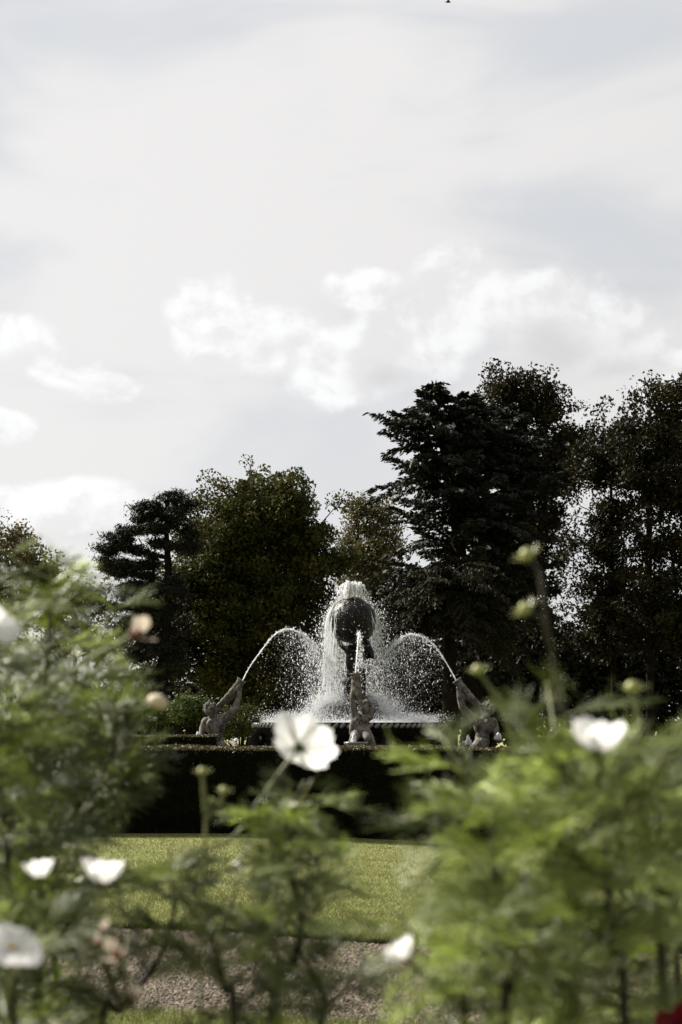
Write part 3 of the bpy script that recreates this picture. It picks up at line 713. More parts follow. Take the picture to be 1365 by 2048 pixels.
# shell scallops carved on the basin
for i in range(12):
    a = 2 * math.pi * (i + 0.5) / 12
    pts, fs = [], []
    bm = bmesh.new()
    for j in range(9):
        t = (j - 4) / 4 * 0.9
        c = Vector((RB - 0.33 + 0.02, 0, zr - 0.55)); tip = c + Vector((0.16, math.sin(t) * 0.2, math.cos(t) * 0.2))
        vv, ff = pathtube([c, (c + tip) / 2 + Vector((0.03, 0, 0)), tip], [0.012, 0.024, 0.03], 5)
        vs = [bm.verts.new(Vector(p)) for p in vv]
        for q in ff:
            q = list(dict.fromkeys(q))
            if len(q) > 2:
                try: bm.faces.new([vs[z] for z in q])
                except ValueError: pass
    bmesh.ops.rotate(bm, verts=bm.verts, cent=(0, 0, 0), matrix=Matrix.Rotation(a, 3, 'Z')); bmesh.ops.translate(bm, verts=bm.verts, vec=(FC.x, FC.y, 0))
    me = bpy.data.meshes.new('shell_carving'); bm.to_mesh(me); bm.free(); link('shell_carving', me, MT['basin'], FT)

# figures: tapered volumes fused into one continuous skin
def fig(name, parts, m, parent, voxel=0.022, smooth=3):
    bm = bmesh.new()
    for p in parts:
        if p[0] == 'c':                                   # tapered limb through points with radii
            _, pts, rad = p
            for i in range(len(pts) - 1):
                a, b, ra, rb = Vector(pts[i]), Vector(pts[i + 1]), rad[i], rad[i + 1]
                z = (b - a); L = z.length; q = z.to_track_quat('Z', 'Y')
                ns = 12; rings = []
                prof = [(math.cos(t) * ra, math.sin(t) * ra) for t in np.linspace(-math.pi / 2 + 0.2, 0, 4)] + [(ra * .5 + rb * .5, L / 2)] + [(math.cos(t) * rb, L + math.sin(t) * rb) for t in np.linspace(0, math.pi / 2 - 0.2, 4)]
                for r, h in prof: rings.append([bm.verts.new(a + q @ Vector((r * math.cos(u * 2 * math.pi / ns), r * math.sin(u * 2 * math.pi / ns), h))) for u in range(ns)])
                for A, B in zip(rings[:-1], rings[1:]):
                    for u in range(ns): bm.faces.new((A[u], A[(u + 1) % ns], B[(u + 1) % ns], B[u]))
                bm.faces.new(list(reversed(rings[0]))); bm.faces.new(rings[-1])
        else:                                             # ellipsoid: centre, radii, euler
            _, c, r, e = p
            mtx = Matrix.Translation(Vector(c)) @ Matrix.Rotation(e[2], 4, 'Z') @ Matrix.Rotation(e[1], 4, 'Y') @ Matrix.Rotation(e[0], 4, 'X') @ Matrix.Diagonal((*r, 1))
            bmesh.ops.create_uvsphere(bm, u_segments=14, v_segments=10, radius=1.0, matrix=mtx)
    me = bpy.data.meshes.new(name); bm.to_mesh(me); bm.free()
    o = link(name, me, m, parent)
    rm = o.modifiers.new('fuse', 'REMESH'); rm.mode = 'VOXEL'; rm.voxel_size = voxel; rm.use_smooth_shade = True
    sm = o.modifiers.new('soften', 'SMOOTH'); sm.factor = 0.5; sm.iterations = max(1, smooth - 1)
    return o
def horn(name, pts, rad, m, parent, ridge=0.08):
    c = spline(pts, 26); r = np.interp(np.linspace(0, 1, 26), np.linspace(0, 1, len(rad)), rad)
    r = r * (1 + ridge * np.sin(np.linspace(0, 1, 26) * 40))
    v, f = pathtube(c, r, 14, cap=False)
    o = link(name, pymesh(name, v, f), m, parent)
    s = o.modifiers.new('wall', 'SOLIDIFY'); s.thickness = 0.02; s.offset = -1
    return o
def rock(name, c, r, m, parent, amp=0.25, seed=0):
    bm = bmesh.new(); bmesh.ops.create_icosphere(bm, subdivisions=4, radius=1.0)
    from mathutils import noise as mn
    for q in bm.verts:
        n = mn.fractal(q.co * 2.2 + Vector((seed * 7.1, 0, 0)), 1.0, 2.0, 5) * amp
        q.co = Vector((q.co.x * r[0], q.co.y * r[1], q.co.z * r[2])) * (1 + n) + Vector(c)
    me = bpy.data.meshes.new(name); bm.to_mesh(me); bm.free()
    return link(name, me, m, parent)

# kneeling bearer, globe and rockwork in the middle of the basin
def F(px, py, dd=0.0): return P(px, py, DF + dd)
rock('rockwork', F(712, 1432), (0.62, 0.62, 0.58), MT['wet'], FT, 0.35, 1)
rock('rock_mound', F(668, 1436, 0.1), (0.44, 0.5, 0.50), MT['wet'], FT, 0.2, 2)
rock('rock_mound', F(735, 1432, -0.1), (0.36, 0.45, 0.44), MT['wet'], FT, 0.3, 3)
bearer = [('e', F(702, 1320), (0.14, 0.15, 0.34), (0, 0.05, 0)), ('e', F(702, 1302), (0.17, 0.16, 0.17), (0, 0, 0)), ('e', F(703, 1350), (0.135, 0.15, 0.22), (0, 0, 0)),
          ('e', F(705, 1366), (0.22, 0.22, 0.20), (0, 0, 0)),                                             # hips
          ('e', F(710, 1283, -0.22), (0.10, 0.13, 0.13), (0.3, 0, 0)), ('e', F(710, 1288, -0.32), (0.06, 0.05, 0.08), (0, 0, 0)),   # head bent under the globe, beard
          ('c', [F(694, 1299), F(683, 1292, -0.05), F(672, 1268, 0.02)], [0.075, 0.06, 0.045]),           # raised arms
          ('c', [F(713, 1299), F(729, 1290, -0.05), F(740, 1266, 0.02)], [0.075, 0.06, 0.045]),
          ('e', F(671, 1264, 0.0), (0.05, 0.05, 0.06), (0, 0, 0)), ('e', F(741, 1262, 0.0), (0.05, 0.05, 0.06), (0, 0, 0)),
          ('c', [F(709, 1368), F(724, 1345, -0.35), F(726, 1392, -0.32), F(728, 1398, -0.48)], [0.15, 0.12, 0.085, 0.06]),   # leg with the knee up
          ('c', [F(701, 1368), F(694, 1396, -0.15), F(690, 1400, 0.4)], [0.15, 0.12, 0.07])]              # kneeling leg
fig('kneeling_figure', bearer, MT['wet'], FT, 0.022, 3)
# cloth that falls from the shoulder
bm = bmesh.new(); rows = []
for i in range(10):
    t = i / 9; row = []
    for j in range(13):
        s = j / 12
        x = (724 + 4 * t) + (10 + 16 * t) * s; y = 1280 + 37 * t + 2 * math.sin(s * 9) * t
        row.append(bm.verts.new(F(x, y, 0.10 * math.sin(s * 15 + t) * (0.3 + t) - 0.1)))
    rows.append(row)
for A, B in zip(rows[:-1], rows[1:]):
    for j in range(12): bm.faces.new((A[j], A[j + 1], B[j + 1], B[j]))
me = bpy.data.meshes.new('stone_drapery'); bm.to_mesh(me); bm.free(); o = link('stone_drapery', me, MT['wet'], FT); s_ = o.modifiers.new('thick', 'SOLIDIFY'); s_.thickness = 0.07
GC = F(706, 1241); GR = 46 * KF
bm = bmesh.new(); bmesh.ops.create_uvsphere(bm, u_segments=72, v_segments=44, radius=1.0)
from mathutils import noise as mnoise
for q in bm.verts: q.co = GC + q.co * GR * (1 + 0.035 * mnoise.fractal(q.co * 4.5, 0.8, 2.0, 5))      # weathered, crusted surface
me = bpy.data.meshes.new('globe'); bm.to_mesh(me); bm.free()
for p in me.polygons: p.use_smooth = True
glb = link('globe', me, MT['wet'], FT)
# raised bands on the globe
WMI['globe'] = Matrix.Identity(4)
for ax_, tilt in ((0, 0.0), (0.4, 1.2)):
    a = np.linspace(0, 2 * np.pi, 49)[:-1]
    ring = np.stack([np.cos(a), np.sin(a), 0 * a], 1) * (GR + 0.005)
    rot = np.array(Matrix.Rotation(tilt, 3, 'X') @ Matrix.Rotation(ax_, 3, 'Y'))
    ring = ring @ rot.T + np.array(GC)
    v, f = tubes(ring, np.roll(ring, -1, 0), 0.022, 0.022, 6)
    link('globe_band', npmesh('globe_band', v, f, True), MT['wet'], glb)

# mermen blowing horns
def merman(label, d, X, basepx, mir=False):
    """X(px, py, dd): pixel of the left-hand statue -> world"""
    b = X(basepx, 1500, 0); b.z = -0.3
    root = empty('merman_statue', b); tag(root, label, 'statue')
    s = d / FPX
    r = lambda p: p * s
    head = X(421, 1418, 0)
    sg = -1 if mir else 1
    body = [('e', X(430, 1452, 0), (r(21), r(14), r(20)), (0, sg * 0.15, 0)), ('e', X(433, 1476, 0), (r(15), r(12), r(18)), (0, 0, 0)),
            ('e', X(412, 1443, 0), (r(8), r(9), r(9)), (0, 0, 0)), ('e', X(449, 1436, 0), (r(10), r(10), r(9)), (0, 0, 0)),
            ('e', X(422, 1448, -0.14), (r(9), r(6), r(10)), (0, 0, 0)), ('e', X(438, 1448, -0.14), (r(9), r(6), r(10)), (0, 0, 0)),
            ('c', [X(427, 1436, 0), X(423, 1424, 0)], [r(8), r(7)]),
            ('e', head, (r(12.5), r(12), r(14)), (0, sg * 0.25, 0)), ('e', X(428, 1420, 0), (r(7), r(8), r(9)), (0, 0, 0)), ('e', X(434.5, 1416, 0), (r(2.4), r(2), r(3)), (0, 0, 0)), ('e', X(432, 1426, 0), (r(4), r(5), r(5)), (0, 0, 0)),
            ('c', [X(411, 1443, 0.05), X(405, 1458, 0), X(404, 1472, -0.12), X(400, 1484, -0.25)], [r(8), r(6.6), r(5.6), r(4)]),
            ('c', [X(451, 1437, 0), X(464, 1425, -0.1), X(473, 1414, -0.1), X(478, 1396, -0.1), X(480, 1381, -0.08)], [r(9.5), r(8.2), r(7.2), r(6), r(4.6)]),
            ('e', X(479, 1377, -0.08), (r(6), r(4), r(6)), (0, 0, 0)),
            ('c', [X(475, 1381, -0.16), X(478, 1374, -0.17)], [r(1.8), r(1.5)]), ('c', [X(474, 1378, -0.16), X(477, 1371, -0.17)], [r(1.8), r(1.5)]), ('c', [X(481, 1374, -0.16), X(480, 1367, -0.12)], [r(1.8), r(1.5)]), ('c', [X(484, 1377, -0.1), X(483, 1369, -0.02)], [r(1.8), r(1.5)]),
            ('c', [X(417, 1440, 0.2), X(440, 1410, 0.25), X(462, 1396, 0.15), X(468, 1386, 0.08)], [r(5), r(6), r(5), r(4)])]
    # thighs that turn into a scaled tail
    body += [('c', [X(433, 1484, 0), X(446, 1498, -0.25), X(462, 1506, -0.3), X(474, 1500, 0.05), X(470, 1488, 0.3), X(460, 1483, 0.5)], [r(15), r(13), r(11), r(8), r(6), r(3)])]
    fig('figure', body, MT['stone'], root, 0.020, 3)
    # curls of hair
    bm = bmesh.new()
    for i in range(46):
        u = rdir(1)[0]
        if u[2] < -0.45 or (u[0] * sg > 0.45 and u[2] < 0.4): continue
        c = head + Vector((u[0] * r(12.5), u[1] * r(12), u[2] * r(14)))
        bmesh.ops.create_icosphere(bm, subdivisions=2, radius=r(3.3) * random.uniform(0.7, 1.25), matrix=Matrix.Translation(c))
    bmesh.ops.create_icosphere(bm, subdivisions=2, radius=1, matrix=Matrix.Translation(X(419.5, 1404, 0)) @ Matrix.Diagonal((r(3), r(3), r(5), 1)))
    me = bpy.data.meshes.new('hair'); bm.to_mesh(me); bm.free(); link('hair', me, MT['stone'], root)
    horn('conch_horn', [X(435, 1413, 0), X(446, 1402, -0.02), X(458, 1391, -0.02), X(470, 1378, -0.02), X(479, 1367, -0.02), X(484, 1360, -0.02)], [r(2.5), r(4.5), r(6.5), r(7.5), r(7.5), r(10)], MT['stone'], root, 0.09)
    rock('rock_base', X(436, 1532, 0), (r(34), r(34), r(36)), MT['stone'], root, 0.25, 4 if mir else 5)
    return root
merman('grey stone merman blowing an upturned horn left of the basin', DF, lambda x, y, dd: P(x, y, DF + dd), 436)
merman('stone merman blowing an upturned horn right of the basin behind green foliage', DF, lambda x, y, dd: P(1398 - x, y, DF + dd), 436, True)
def front_merman():
    d = 34.2; s = d / FPX; r = lambda p: p * s
    X = lambda x, y, dd=0: P(x, y, d + dd)
    b = X(722, 1500); b.z = -0.3
    root = empty('merman_statue', b); tag(root, 'stone merman in front of the basin raising his horn straight up', 'statue')
    head = X(732, 1414)
    body = [('e', X(722, 1442), (r(18), r(13), r(16)), (0, 0.2, 0)), ('e', X(724, 1462), (r(15), r(13), r(14)), (0, 0, 0)), ('e', X(711, 1433), (r(7), r(8), r(8)), (0, 0, 0)), ('e', X(738, 1434), (r(7), r(8), r(9)), (0, 0, 0)),
            ('e', X(717, 1436, -.13), (r(7), r(5), r(8)), (0, 0, 0)), ('e', X(729, 1438, -.13), (r(7), r(5), r(8)), (0, 0, 0)),
            ('c', [X(727, 1430), X(731, 1421)], [r(7), r(6.5)]), ('e', head, (r(10.5), r(11), r(13)), (0, -0.2, 0)), ('e', X(728, 1418, -0.1), (r(6), r(5), r(8)), (0, 0, 0)), ('e', X(725, 1414, -.14), (r(2), r(2), r(3)), (0, 0, 0)),
            ('c', [X(711, 1433), X(707, 1415, -.12), X(705, 1398, -.15), X(706, 1376, -.06)], [r(7.5), r(6.2), r(5.4), r(4)]),
            ('e', X(707, 1372, -.06), (r(4.5), r(4), r(6)), (0, 0, 0)), ('c', [X(704, 1368, -.1), X(708, 1362, -.13)], [r(1.7), r(1.5)]), ('c', [X(706, 1372, -.13), X(712, 1367, -.16)], [r(1.8), r(1.5)]), ('c', [X(706, 1376, -.13), X(713, 1372, -.16)], [r(1.8), r(1.5)]), ('c', [X(707, 1380, -.12), X(713, 1377, -.15)], [r(1.7), r(1.4)]),
            ('c', [X(740, 1434), X(744, 1420, .15), X(732, 1402, .2), X(722, 1388, .12)], [r(7.5), r(6.2), r(5), r(4)]),
            ('c', [X(708, 1440), X(704, 1452, -.05), X(702, 1468, -.12)], [r(5), r(5), r(3.6)]),
            ('c', [X(730, 1462), X(738, 1476, -.3), X(745, 1492, -.25), X(738, 1502, .1), X(722, 1500, .3)], [r(12), r(10.5), r(9), r(7), r(4)]),
            ('c', [X(716, 1462), X(708, 1478, -.28), X(700, 1495, -.2)], [r(11), r(9), r(6)])]
    fig('figure', body, MT['stone'], root, 0.018, 3)
    bm = bmesh.new()
    for i in range(44):
        u = rdir(1)[0]
        if u[2] < -0.5 or (u[1] < -0.55 and u[2] < 0.3): continue
        bmesh.ops.create_icosphere(bm, subdivisions=2, radius=r(2.9) * random.uniform(0.7, 1.25), matrix=Matrix.Translation(head + Vector((u[0] * r(10.5), u[1] * r(11), u[2] * r(13)))))
    me = bpy.data.meshes.new('hair'); bm.to_mesh(me); bm.free(); link('hair', me, MT['stone'], root)
    horn('conch_horn', [X(726, 1419, -.15), X(721, 1404, -.12), X(716, 1388, -.1), X(713, 1370, -.08), X(712, 1356, -.08), X(711.5, 1347, -.08)], [r(2.4), r(5), r(8), r(9.5), r(9.5), r(12)], MT['stone'], root, 0.10)
    rock('rock_base', X(722, 1532), (r(30), r(30), r(30)), MT['stone'], root, 0.25, 8)
    # little scalloped bowl at his feet
    c = X(713, 1484, -.45)
    v, f = lathe([(0.01, -0.03), (r(20), -0.03), (r(22), 0.0), (r(24), 0.005), (r(25), -0.02), (r(20), -0.10), (r(12), -0.16), (r(10), -0.5), (r(16), -1.2)], 36)
    v = v * 1.0 + np.array(c); link('bowl', pymesh('bowl', v, f), MT['rim'], root)
    return c
BOWL = front_merman()

# ------------------------------------------------------------------ water
def wob(pts, amp, n):
    pts = np.asarray(pts); t = np.linspace(0, 1, len(pts))[:, None]
    return pts + rng.normal(size=pts.shape) * amp * (0.15 + t)
def drops(c, s, vel=None):
    n = len(c)
    o8 = np.array([[1, 0, 0], [0, 1, 0], [-1, 0, 0], [0, -1, 0], [0, 0, 1], [0, 0, -1]], float)
    v = c[:, None] + o8[None] * np.asarray(s)[:, None, None] * np.stack([np.ones(n), np.ones(n), 1 + rng.exponential(0.8, n)], 1)[:, None]
    f = np.array([[0, 1, 4], [1, 2, 4], [2, 3, 4], [3, 0, 4], [1, 0, 5], [2, 1, 5], [3, 2, 5], [0, 3, 5]])
    return v.reshape(-1, 3), (f[None] + (np.arange(n) * 6)[:, None, None]).reshape(-1, 3)
ALL = []
def jet(label, pxs, end_depth, d0, r=1.4, torn=600):
    n = len(pxs)
    pts = [P(x, y, d0 + (end_depth - d0) * i / (n - 1)) for i, (x, y) in enumerate(pxs)]
    c = wob(spline(pts, 90), 0.010, 90)
    t = np.linspace(0, 1, 90)
    rad = KF * r * (0.75 + 0.35 * t) * rng.uniform(0.65, 1.3, 90) * np.where(t > 0.82, 0.35 + (1 - t) / 0.18 * 0.65, 1)
    v, f = pathtube(c, rad, 7)
    root = link('water_jet', pymesh('water_jet', v, f), MT['foam']); tag(root, label, 'water jet')
    # droplets torn off the jet
    k = np.minimum(89, (90 * rng.beta(1.6, 1.0, torn)).astype(int)); p = c[k] + rng.normal(size=(torn, 3)) * (0.012 + 0.05 * t[k] ** 2)[:, None]
    dv, df = drops(p, rng.lognormal(math.log(0.005), 0.4, torn)); o = link('torn_droplets', npmesh('torn_droplets', dv, df), MT['foam'], root); o.matrix_parent_inverse = Matrix.Identity(4); o['kind'] = 'stuff'
    return c
LJ = jet('water jet arching from the left merman into the basin', [(485, 1362), (500, 1334), (521, 1304), (544, 1275), (562, 1262), (580, 1258), (602, 1266), (614, 1277), (626, 1292)], DF, DF)
RJ = jet('water jet arching from the right merman into the basin', [(914, 1364), (903, 1343), (889, 1319), (873, 1296), (858, 1281), (840, 1272), (821, 1269), (797, 1281), (774, 1306)], DF, DF)
FJ = jet('thin upright water jet rising from the front merman', [(711.5, 1346), (713, 1325), (715, 1300), (716.5, 1280), (717.6, 1266), (719.5, 1268), (721, 1280)], DF - 1.0, 34.15, 1.15, 140)
# crown of water on top of the globe
vs = []
for i in range(90):
    a = rng.uniform(0, 2 * np.pi); r0 = rng.uniform(0.03, 0.18); top = rng.uniform(0.28, 0.43)
    out = rng.uniform(0.10, 0.26); t = np.linspace(0, 1, 14)
    if i < 14: out = rng.uniform(0.0, 0.1)
    h = top * (1 - (1 - t / 0.5) ** 2); h = np.where(t > 0.5, top - (top + 0.03) * ((t - 0.5) / 0.5) ** 2 * rng.uniform(0.7, 1.0), h)
    rr = r0 + out * t ** 0.8
    pts = np.array(GC) + np.stack([rr * np.cos(a), rr * np.sin(a), GR + h], 1)
    vs.append(pathtube(wob(pts, 0.012, 14), rng.uniform(0.006, 0.017) * rng.uniform(0.5, 1.4, 14), 5, cap=False))
v, f = merge(*vs)
tag(link('gushing_water', npmesh('gushing_water', v, f, True), MT['foam']), 'foaming gush of water spurting from the top of the globe', 'water')
# film and strands that run off the globe
v, f = lathe([(GR * 1.03 * math.cos(t), GR * 1.03 * math.sin(t)) for t in np.linspace(-0.5, 1.5, 22)], 48); v = v + np.array(GC)
tag(link('water_film', pymesh('water_film', v, f), MT['film']), 'film of water running down over the globe', 'water')
vs = []
for i in range(62):
    left = i < 40
    a = rng.normal() * 0.55 + (math.pi if left else 0.0) if i < 56 else rng.uniform(0, 2 * np.pi)
    if math.sin(a) < -0.75: continue
    th = rng.uniform(-0.1, 0.9); z0 = GR * math.sin(th); rr = GR * math.cos(th) + 0.02
    zend = rng.uniform(zr, pxz(1300)) if left else rng.uniform(pxz(1360), pxz(1270)); L = z0 + GC.z - zend; t = np.linspace(0, 1, 22)
    zz = GC.z + z0 - L * t; vout = rng.uniform(0.02, 0.28 if not left else 0.16)
    rad = np.where(zz > GC.z, np.sqrt(np.maximum(GR ** 2 - (zz - GC.z) ** 2, 0)) + 0.025, GR + 0.025) + vout * np.sqrt(t) * (zz < GC.z + 0.3)
    rad = np.maximum.accumulate(rad)
    pts = np.stack([GC.x + rad * np.cos(a), GC.y + rad * np.sin(a), zz], 1)
    w_ = np.cumsum(rng.normal(size=(22, 3)) * 0.007, 0)
    vs.append(pathtube(pts + w_, rng.uniform(0.003, 0.009) * rng.uniform(0.2, 1.7, 22), 4, cap=False))
v, f = merge(*vs)
tag(link('water_strands', npmesh('water_strands', v, f, True), MT['foam'], None), 'strands of water falling from the globe into the basin', 'water', kind='stuff')
# spray: droplets in free fall round the globe and the arcs
gacc = 9.81
def fall(p0, v0, n):
    tm = (v0[:, 2] + np.sqrt(np.maximum(v0[:, 2] ** 2 + 2 * gacc * (p0[:, 2] - zr), 0))) / gacc
    t = tm * rng.random(n) ** 0.8
    return p0 + v0 * t[:, None] - np.array([0, 0, 0.5 * gacc]) * (t ** 2)[:, None]
def globe_spray(n, vlo, vhi, bias=0.0):
    a = rng.uniform(0, 2 * np.pi, n)
    m_ = rng.random(n) < bias; a = np.where(m_, np.pi + rng.normal(size=n) * 0.7, a)
    a = np.where((np.sin(a) < -0.15) & (rng.random(n) < 0.95), -a, a)
    th = rng.uniform(-0.2, 1.2, n)
    u = np.stack([np.cos(a) * np.cos(th), np.sin(a) * np.cos(th), np.sin(th)], 1)
    sp = vlo + (vhi - vlo) * rng.random(n) ** 2.2
    v0 = u * sp[:, None] + np.stack([0 * a + rng.normal(size=n) * 0.12, 0 * a, rng.uniform(-0.5, 0.9, n)], 1)
    return fall(np.array(GC) + u * (GR + 0.02), v0, n)
pts = [(globe_spray(7000, 0.1, 1.5, 0.25), 0.0066), (globe_spray(5000, 0.05, 0.45, 0.4), 0.0066), (globe_spray(4500, 0.4, 2.6), 0.0052), (globe_spray(16000, 0.05, 1.2, 0.3), 0.0034)]
for J, sgn in ((LJ, 1), (RJ, -1)):
    n = 7000
    k = np.minimum(89, (90 * rng.beta(3.6, 1.1, n)).astype(int))
    v0 = np.stack([sgn * rng.uniform(-0.1, 1.6, n), rng.normal(size=n) * 0.25, rng.uniform(-0.8, 0.3, n)], 1)
    pts.append((fall(J[k] + rng.normal(size=(n, 3)) * 0.02, v0, n), 0.0033))
n = 700; k = rng.integers(70, 90, n)
pts.append((fall(FJ[k], np.stack([rng.normal(size=n) * 0.2, rng.uniform(0, 1.6, n), rng.normal(size=n) * 0.3], 1), n), 0.006))
sz = np.concatenate([np.full(len(p), q) for p, q in pts]); c = np.concatenate([p for p, q in pts])
ok = (c[:, 2] > zr - 0.02) & (np.linalg.norm(c - np.array(GC), axis=1) > GR + 0.01); c, sz = c[ok], sz[ok]
v, f = drops(c, np.clip(sz * rng.lognormal(-0.08, 0.65, len(c)), 0.002, 0.015))
tag(link('fountain_spray', npmesh('fountain_spray', v, f), MT['foam']), 'cloud of glittering droplets falling round the globe', 'spray', kind='stuff')
# fine splash that hangs over the basin
n = 26000
rad = RB * 0.92 * np.sqrt(rng.random(n)); a = rng.uniform(0, 2 * np.pi, n)
hs = 0.05 + 0.40 * np.exp(-((rad - 0.55) / 0.55) ** 2)
h = rng.exponential(1.0, n) * hs
c = np.stack([FC.x + rad * np.cos(a), FC.y + rad * np.sin(a), zr + np.minimum(h, 0.95)], 1)
c2 = []
for (px, py, rx, ry, m_) in ((664, 1400, 34, 13, 6500), (640, 1420, 28, 20, 4000), (775, 1420, 34, 24, 5500), (752, 1402, 18, 16, 2500), (600, 1434, 70, 12, 3500), (820, 1436, 60, 10, 3500), (666, 1330, 16, 70, 3000), (700, 1425, 70, 20, 3000)):
    c2.append(np.array(F(px, py, -0.25)) + rng.normal(size=(m_, 3)) * np.array([rx * 0.55, rx * 0.5, ry * 0.55]) * KF)
c = np.concatenate([c] + c2); c = c[c[:, 2] > zr - 0.03]
v, f = drops(c, np.clip(rng.lognormal(math.log(0.0042), 0.4, len(c)), 0.002, 0.012))
tag(link('basin_splash', npmesh('basin_splash', v, f), MT['foam']), 'fine white splash hanging over the water in the basin', 'spray', kind='stuff')
# bubbling water at the mermen
def bubbler(label, c, w, h):
    vs = []
    for i in range(26):
        a = rng.uniform(0, 2 * np.pi); t = np.linspace(0, 1, 8); R_ = w * rng.uniform(0.1, 1.0)
        hh = h * (1 - 0.5 * R_ / w) * rng.uniform(0.6, 1)
        pts = np.array(c) + np.stack([R_ * t * np.cos(a), R_ * t * np.sin(a), hh * 4 * t * (1 - t)], 1)
        vs.append(pathtube(wob(pts, h * 0.03, 8), h * 0.07 * rng.uniform(0.6, 1.3, 8), 5, cap=False))
    v, f = merge(*vs); tag(link('bubbling_water', npmesh('bubbling_water', v, f, True), MT['foam']), label, 'water')
bubbler('small bubbling spout in the bowl of the front merman', BOWL + Vector((-0.05, 0, -0.02)), 0.07, 0.26)
bubbler('white bubbling spout behind the left elbow of the left merman', P(396, 1478, DF - 0.4), 0.10, 0.22)
bubbler('white bubbling spout behind the right merman', P(997, 1478, DF - 0.4), 0.10, 0.22)
bubbler('bright splashing spout in front of the right merman', P(937, 1489, DF - 1.2), 0.09, 0.28)
bubbler('small white splash between left merman and basin', P(473, 1481, DF - 0.8), 0.10, 0.08)

# ------------------------------------------------------------------ bird
def bird():
    c = P(897, 4, 70); bm = bmesh.new()
    bmesh.ops.create_uvsphere(bm, u_segments=8, v_segments=6, radius=1, matrix=Matrix.Translation(c) @ Matrix.Diagonal((0.13, 0.045, 0.045, 1)))
    for s in (-1, 1):
        a = [c + Vector(q) for q in ((-0.05, 0, 0.02), (0.06, 0, 0.02), (0.02, s * 0.14, 0.07), (-0.07, s * 0.24, 0.04))]
        bm.faces.new([bm.verts.new(q) for q in a])
    a = [c + Vector(q) for q in ((-0.11, 0, 0), (-0.2, 0.03, 0), (-0.2, -0.03, 0))]; bm.faces.new([bm.verts.new(q) for q in a])
    me = bpy.data.meshes.new('bird'); bm.to_mesh(me); bm.free(); tag(link('bird', me, MT['bird']), 'tiny dark bird flying at the top of the sky', 'bird')
bird()

#COSMOS
# ------------------------------------------------------------------ cosmos plants of the border in front of the camera
def make_frond(seed, curve, npin=6, full=1.0, wide=0.55):
    r = np.random.default_rng(seed); p0, p1, a, b = [], [], [], []
    t = np.linspace(0, 1, 9)
    rach = np.stack([t, 0.08 * np.sin(t * 2.5 + seed), -curve * t ** 2], 1)
    p0.append(rach[:-1]); p1.append(rach[1:]); a.append(np.linspace(0.015, 0.012, 8)); b.append(np.linspace(0.015, 0.009, 8))
    for i in range(npin):
        s = 0.20 + 0.80 * i / npin
        o = np.array([np.interp(s, t, rach[:, k]) for k in range(3)])
        for sd in (-1, 1):
            ang = sd * (wide * (1 - 0.4 * s) + r.normal() * 0.10); L = (0.78 - 0.46 * s) * r.uniform(0.65, 1.25) * full
            dr = np.array([math.cos(ang), math.sin(ang), r.normal() * 0.25 - curve * s * 0.7])
            q = np.linspace(0, 1, 5)
            pin = o + dr * (L * q)[:, None] + np.array([0.22, 0, -0.20 + r.normal() * 0.15]) * (L * q ** 2)[:, None]
            p0.append(pin[:-1]); p1.append(pin[1:]); a.append([0.0095, 0.0115, 0.012, 0.0115]); b.append([0.0115, 0.012, 0.0115, 0.004])
            for j in range(2 if L > 0.38 else 1 if L > 0.2 else 0):
                w = (j + 0.6) / 2.4
                c = np.array([np.interp(w, q, pin[:, k]) for k in range(3)])
                for s2 in (-1, 1):
                    g2 = ang + s2 * r.uniform(0.22, 0.48); l2 = L * (0.70 - 0.25 * w) * r.uniform(0.7, 1.3)
                    e = c + l2 * np.array([math.cos(g2), math.sin(g2), r.normal() * 0.35 - 0.15])
                    p0.append(c[None]); p1.append(e[None]); a.append([0.011]); b.append([0.004])
    v, f = tubes(np.concatenate(p0), np.concatenate(p1), np.concatenate(a), np.concatenate(b), 3)
    return npmesh('leaf', v, f, False)
FROND = {}
for key, m_ in (('l', 'frond'), ('d', 'frond_dark')):
    FROND[key] = []
    for i in range(7):
        me = make_frond(20 + i, [0.1, 0.25, 0.4, 0.15, 0.55, 0.3, 0.75][i], wide=[0.55, 0.75, 0.9, 0.5, 0.65, 0.95, 0.6][i]); me.materials.append(MT[m_]); FROND[key].append(me)
def petal_mesh(kind):
    nx, ny = 9, 7; v = []
    for i in range(nx):
        s = i / (nx - 1)
        for j in range(ny):
            t = (j / (ny - 1) - 0.5) * 2
            w = 0.40 * (0.16 + 0.84 * math.sin(min(1, s * 1.12) * math.pi * 0.56) ** 0.9) * (1 if s < 0.85 else 1 - 0.30 * ((s - 0.85) / 0.15) ** 2)
            tipn = 0.035 * math.cos(t * 9.4) * max(0, (s - 0.8) / 0.2)
            x = 0.06 + s * (0.94 - 0.10 * t * t * s) + tipn
            z = kind * s ** 1.5 + 0.05 * math.cos(t * 7) * s * 0.5 - 0.10 * t * t * (0.5 + 0.5 * s) * (1 if kind > 0.3 else 0.4)
            v.append((x, t * w, z))
    f = [(i * ny + j, i * ny + j + 1, (i + 1) * ny + j + 1, (i + 1) * ny + j) for i in range(nx - 1) for j in range(ny - 1)]
    return pymesh('petal', v, f)
PETAL = {'open': petal_mesh(0.16), 'bowl': petal_mesh(0.34), 'cup': petal_mesh(0.55), 'red': petal_mesh(0.35)}
PETAL['open'].materials.append(MT['petal']); PETAL['bowl'].materials.append(MT['petal']); PETAL['cup'].materials.append(MT['petal']); PETAL['red'].materials.append(MT['red_petal'])
def ball(name, prof, k, m_):
    v, f = lathe(prof, k); me = pymesh(name, v, f); me.materials.append(MT[m_]); return me
DISC = ball('flower_head', [(0.001, 0.10), (0.09, 0.09), (0.15, 0.04), (0.15, -0.01), (0.03, -0.05), (0.001, -0.05)], 12, 'pollen')
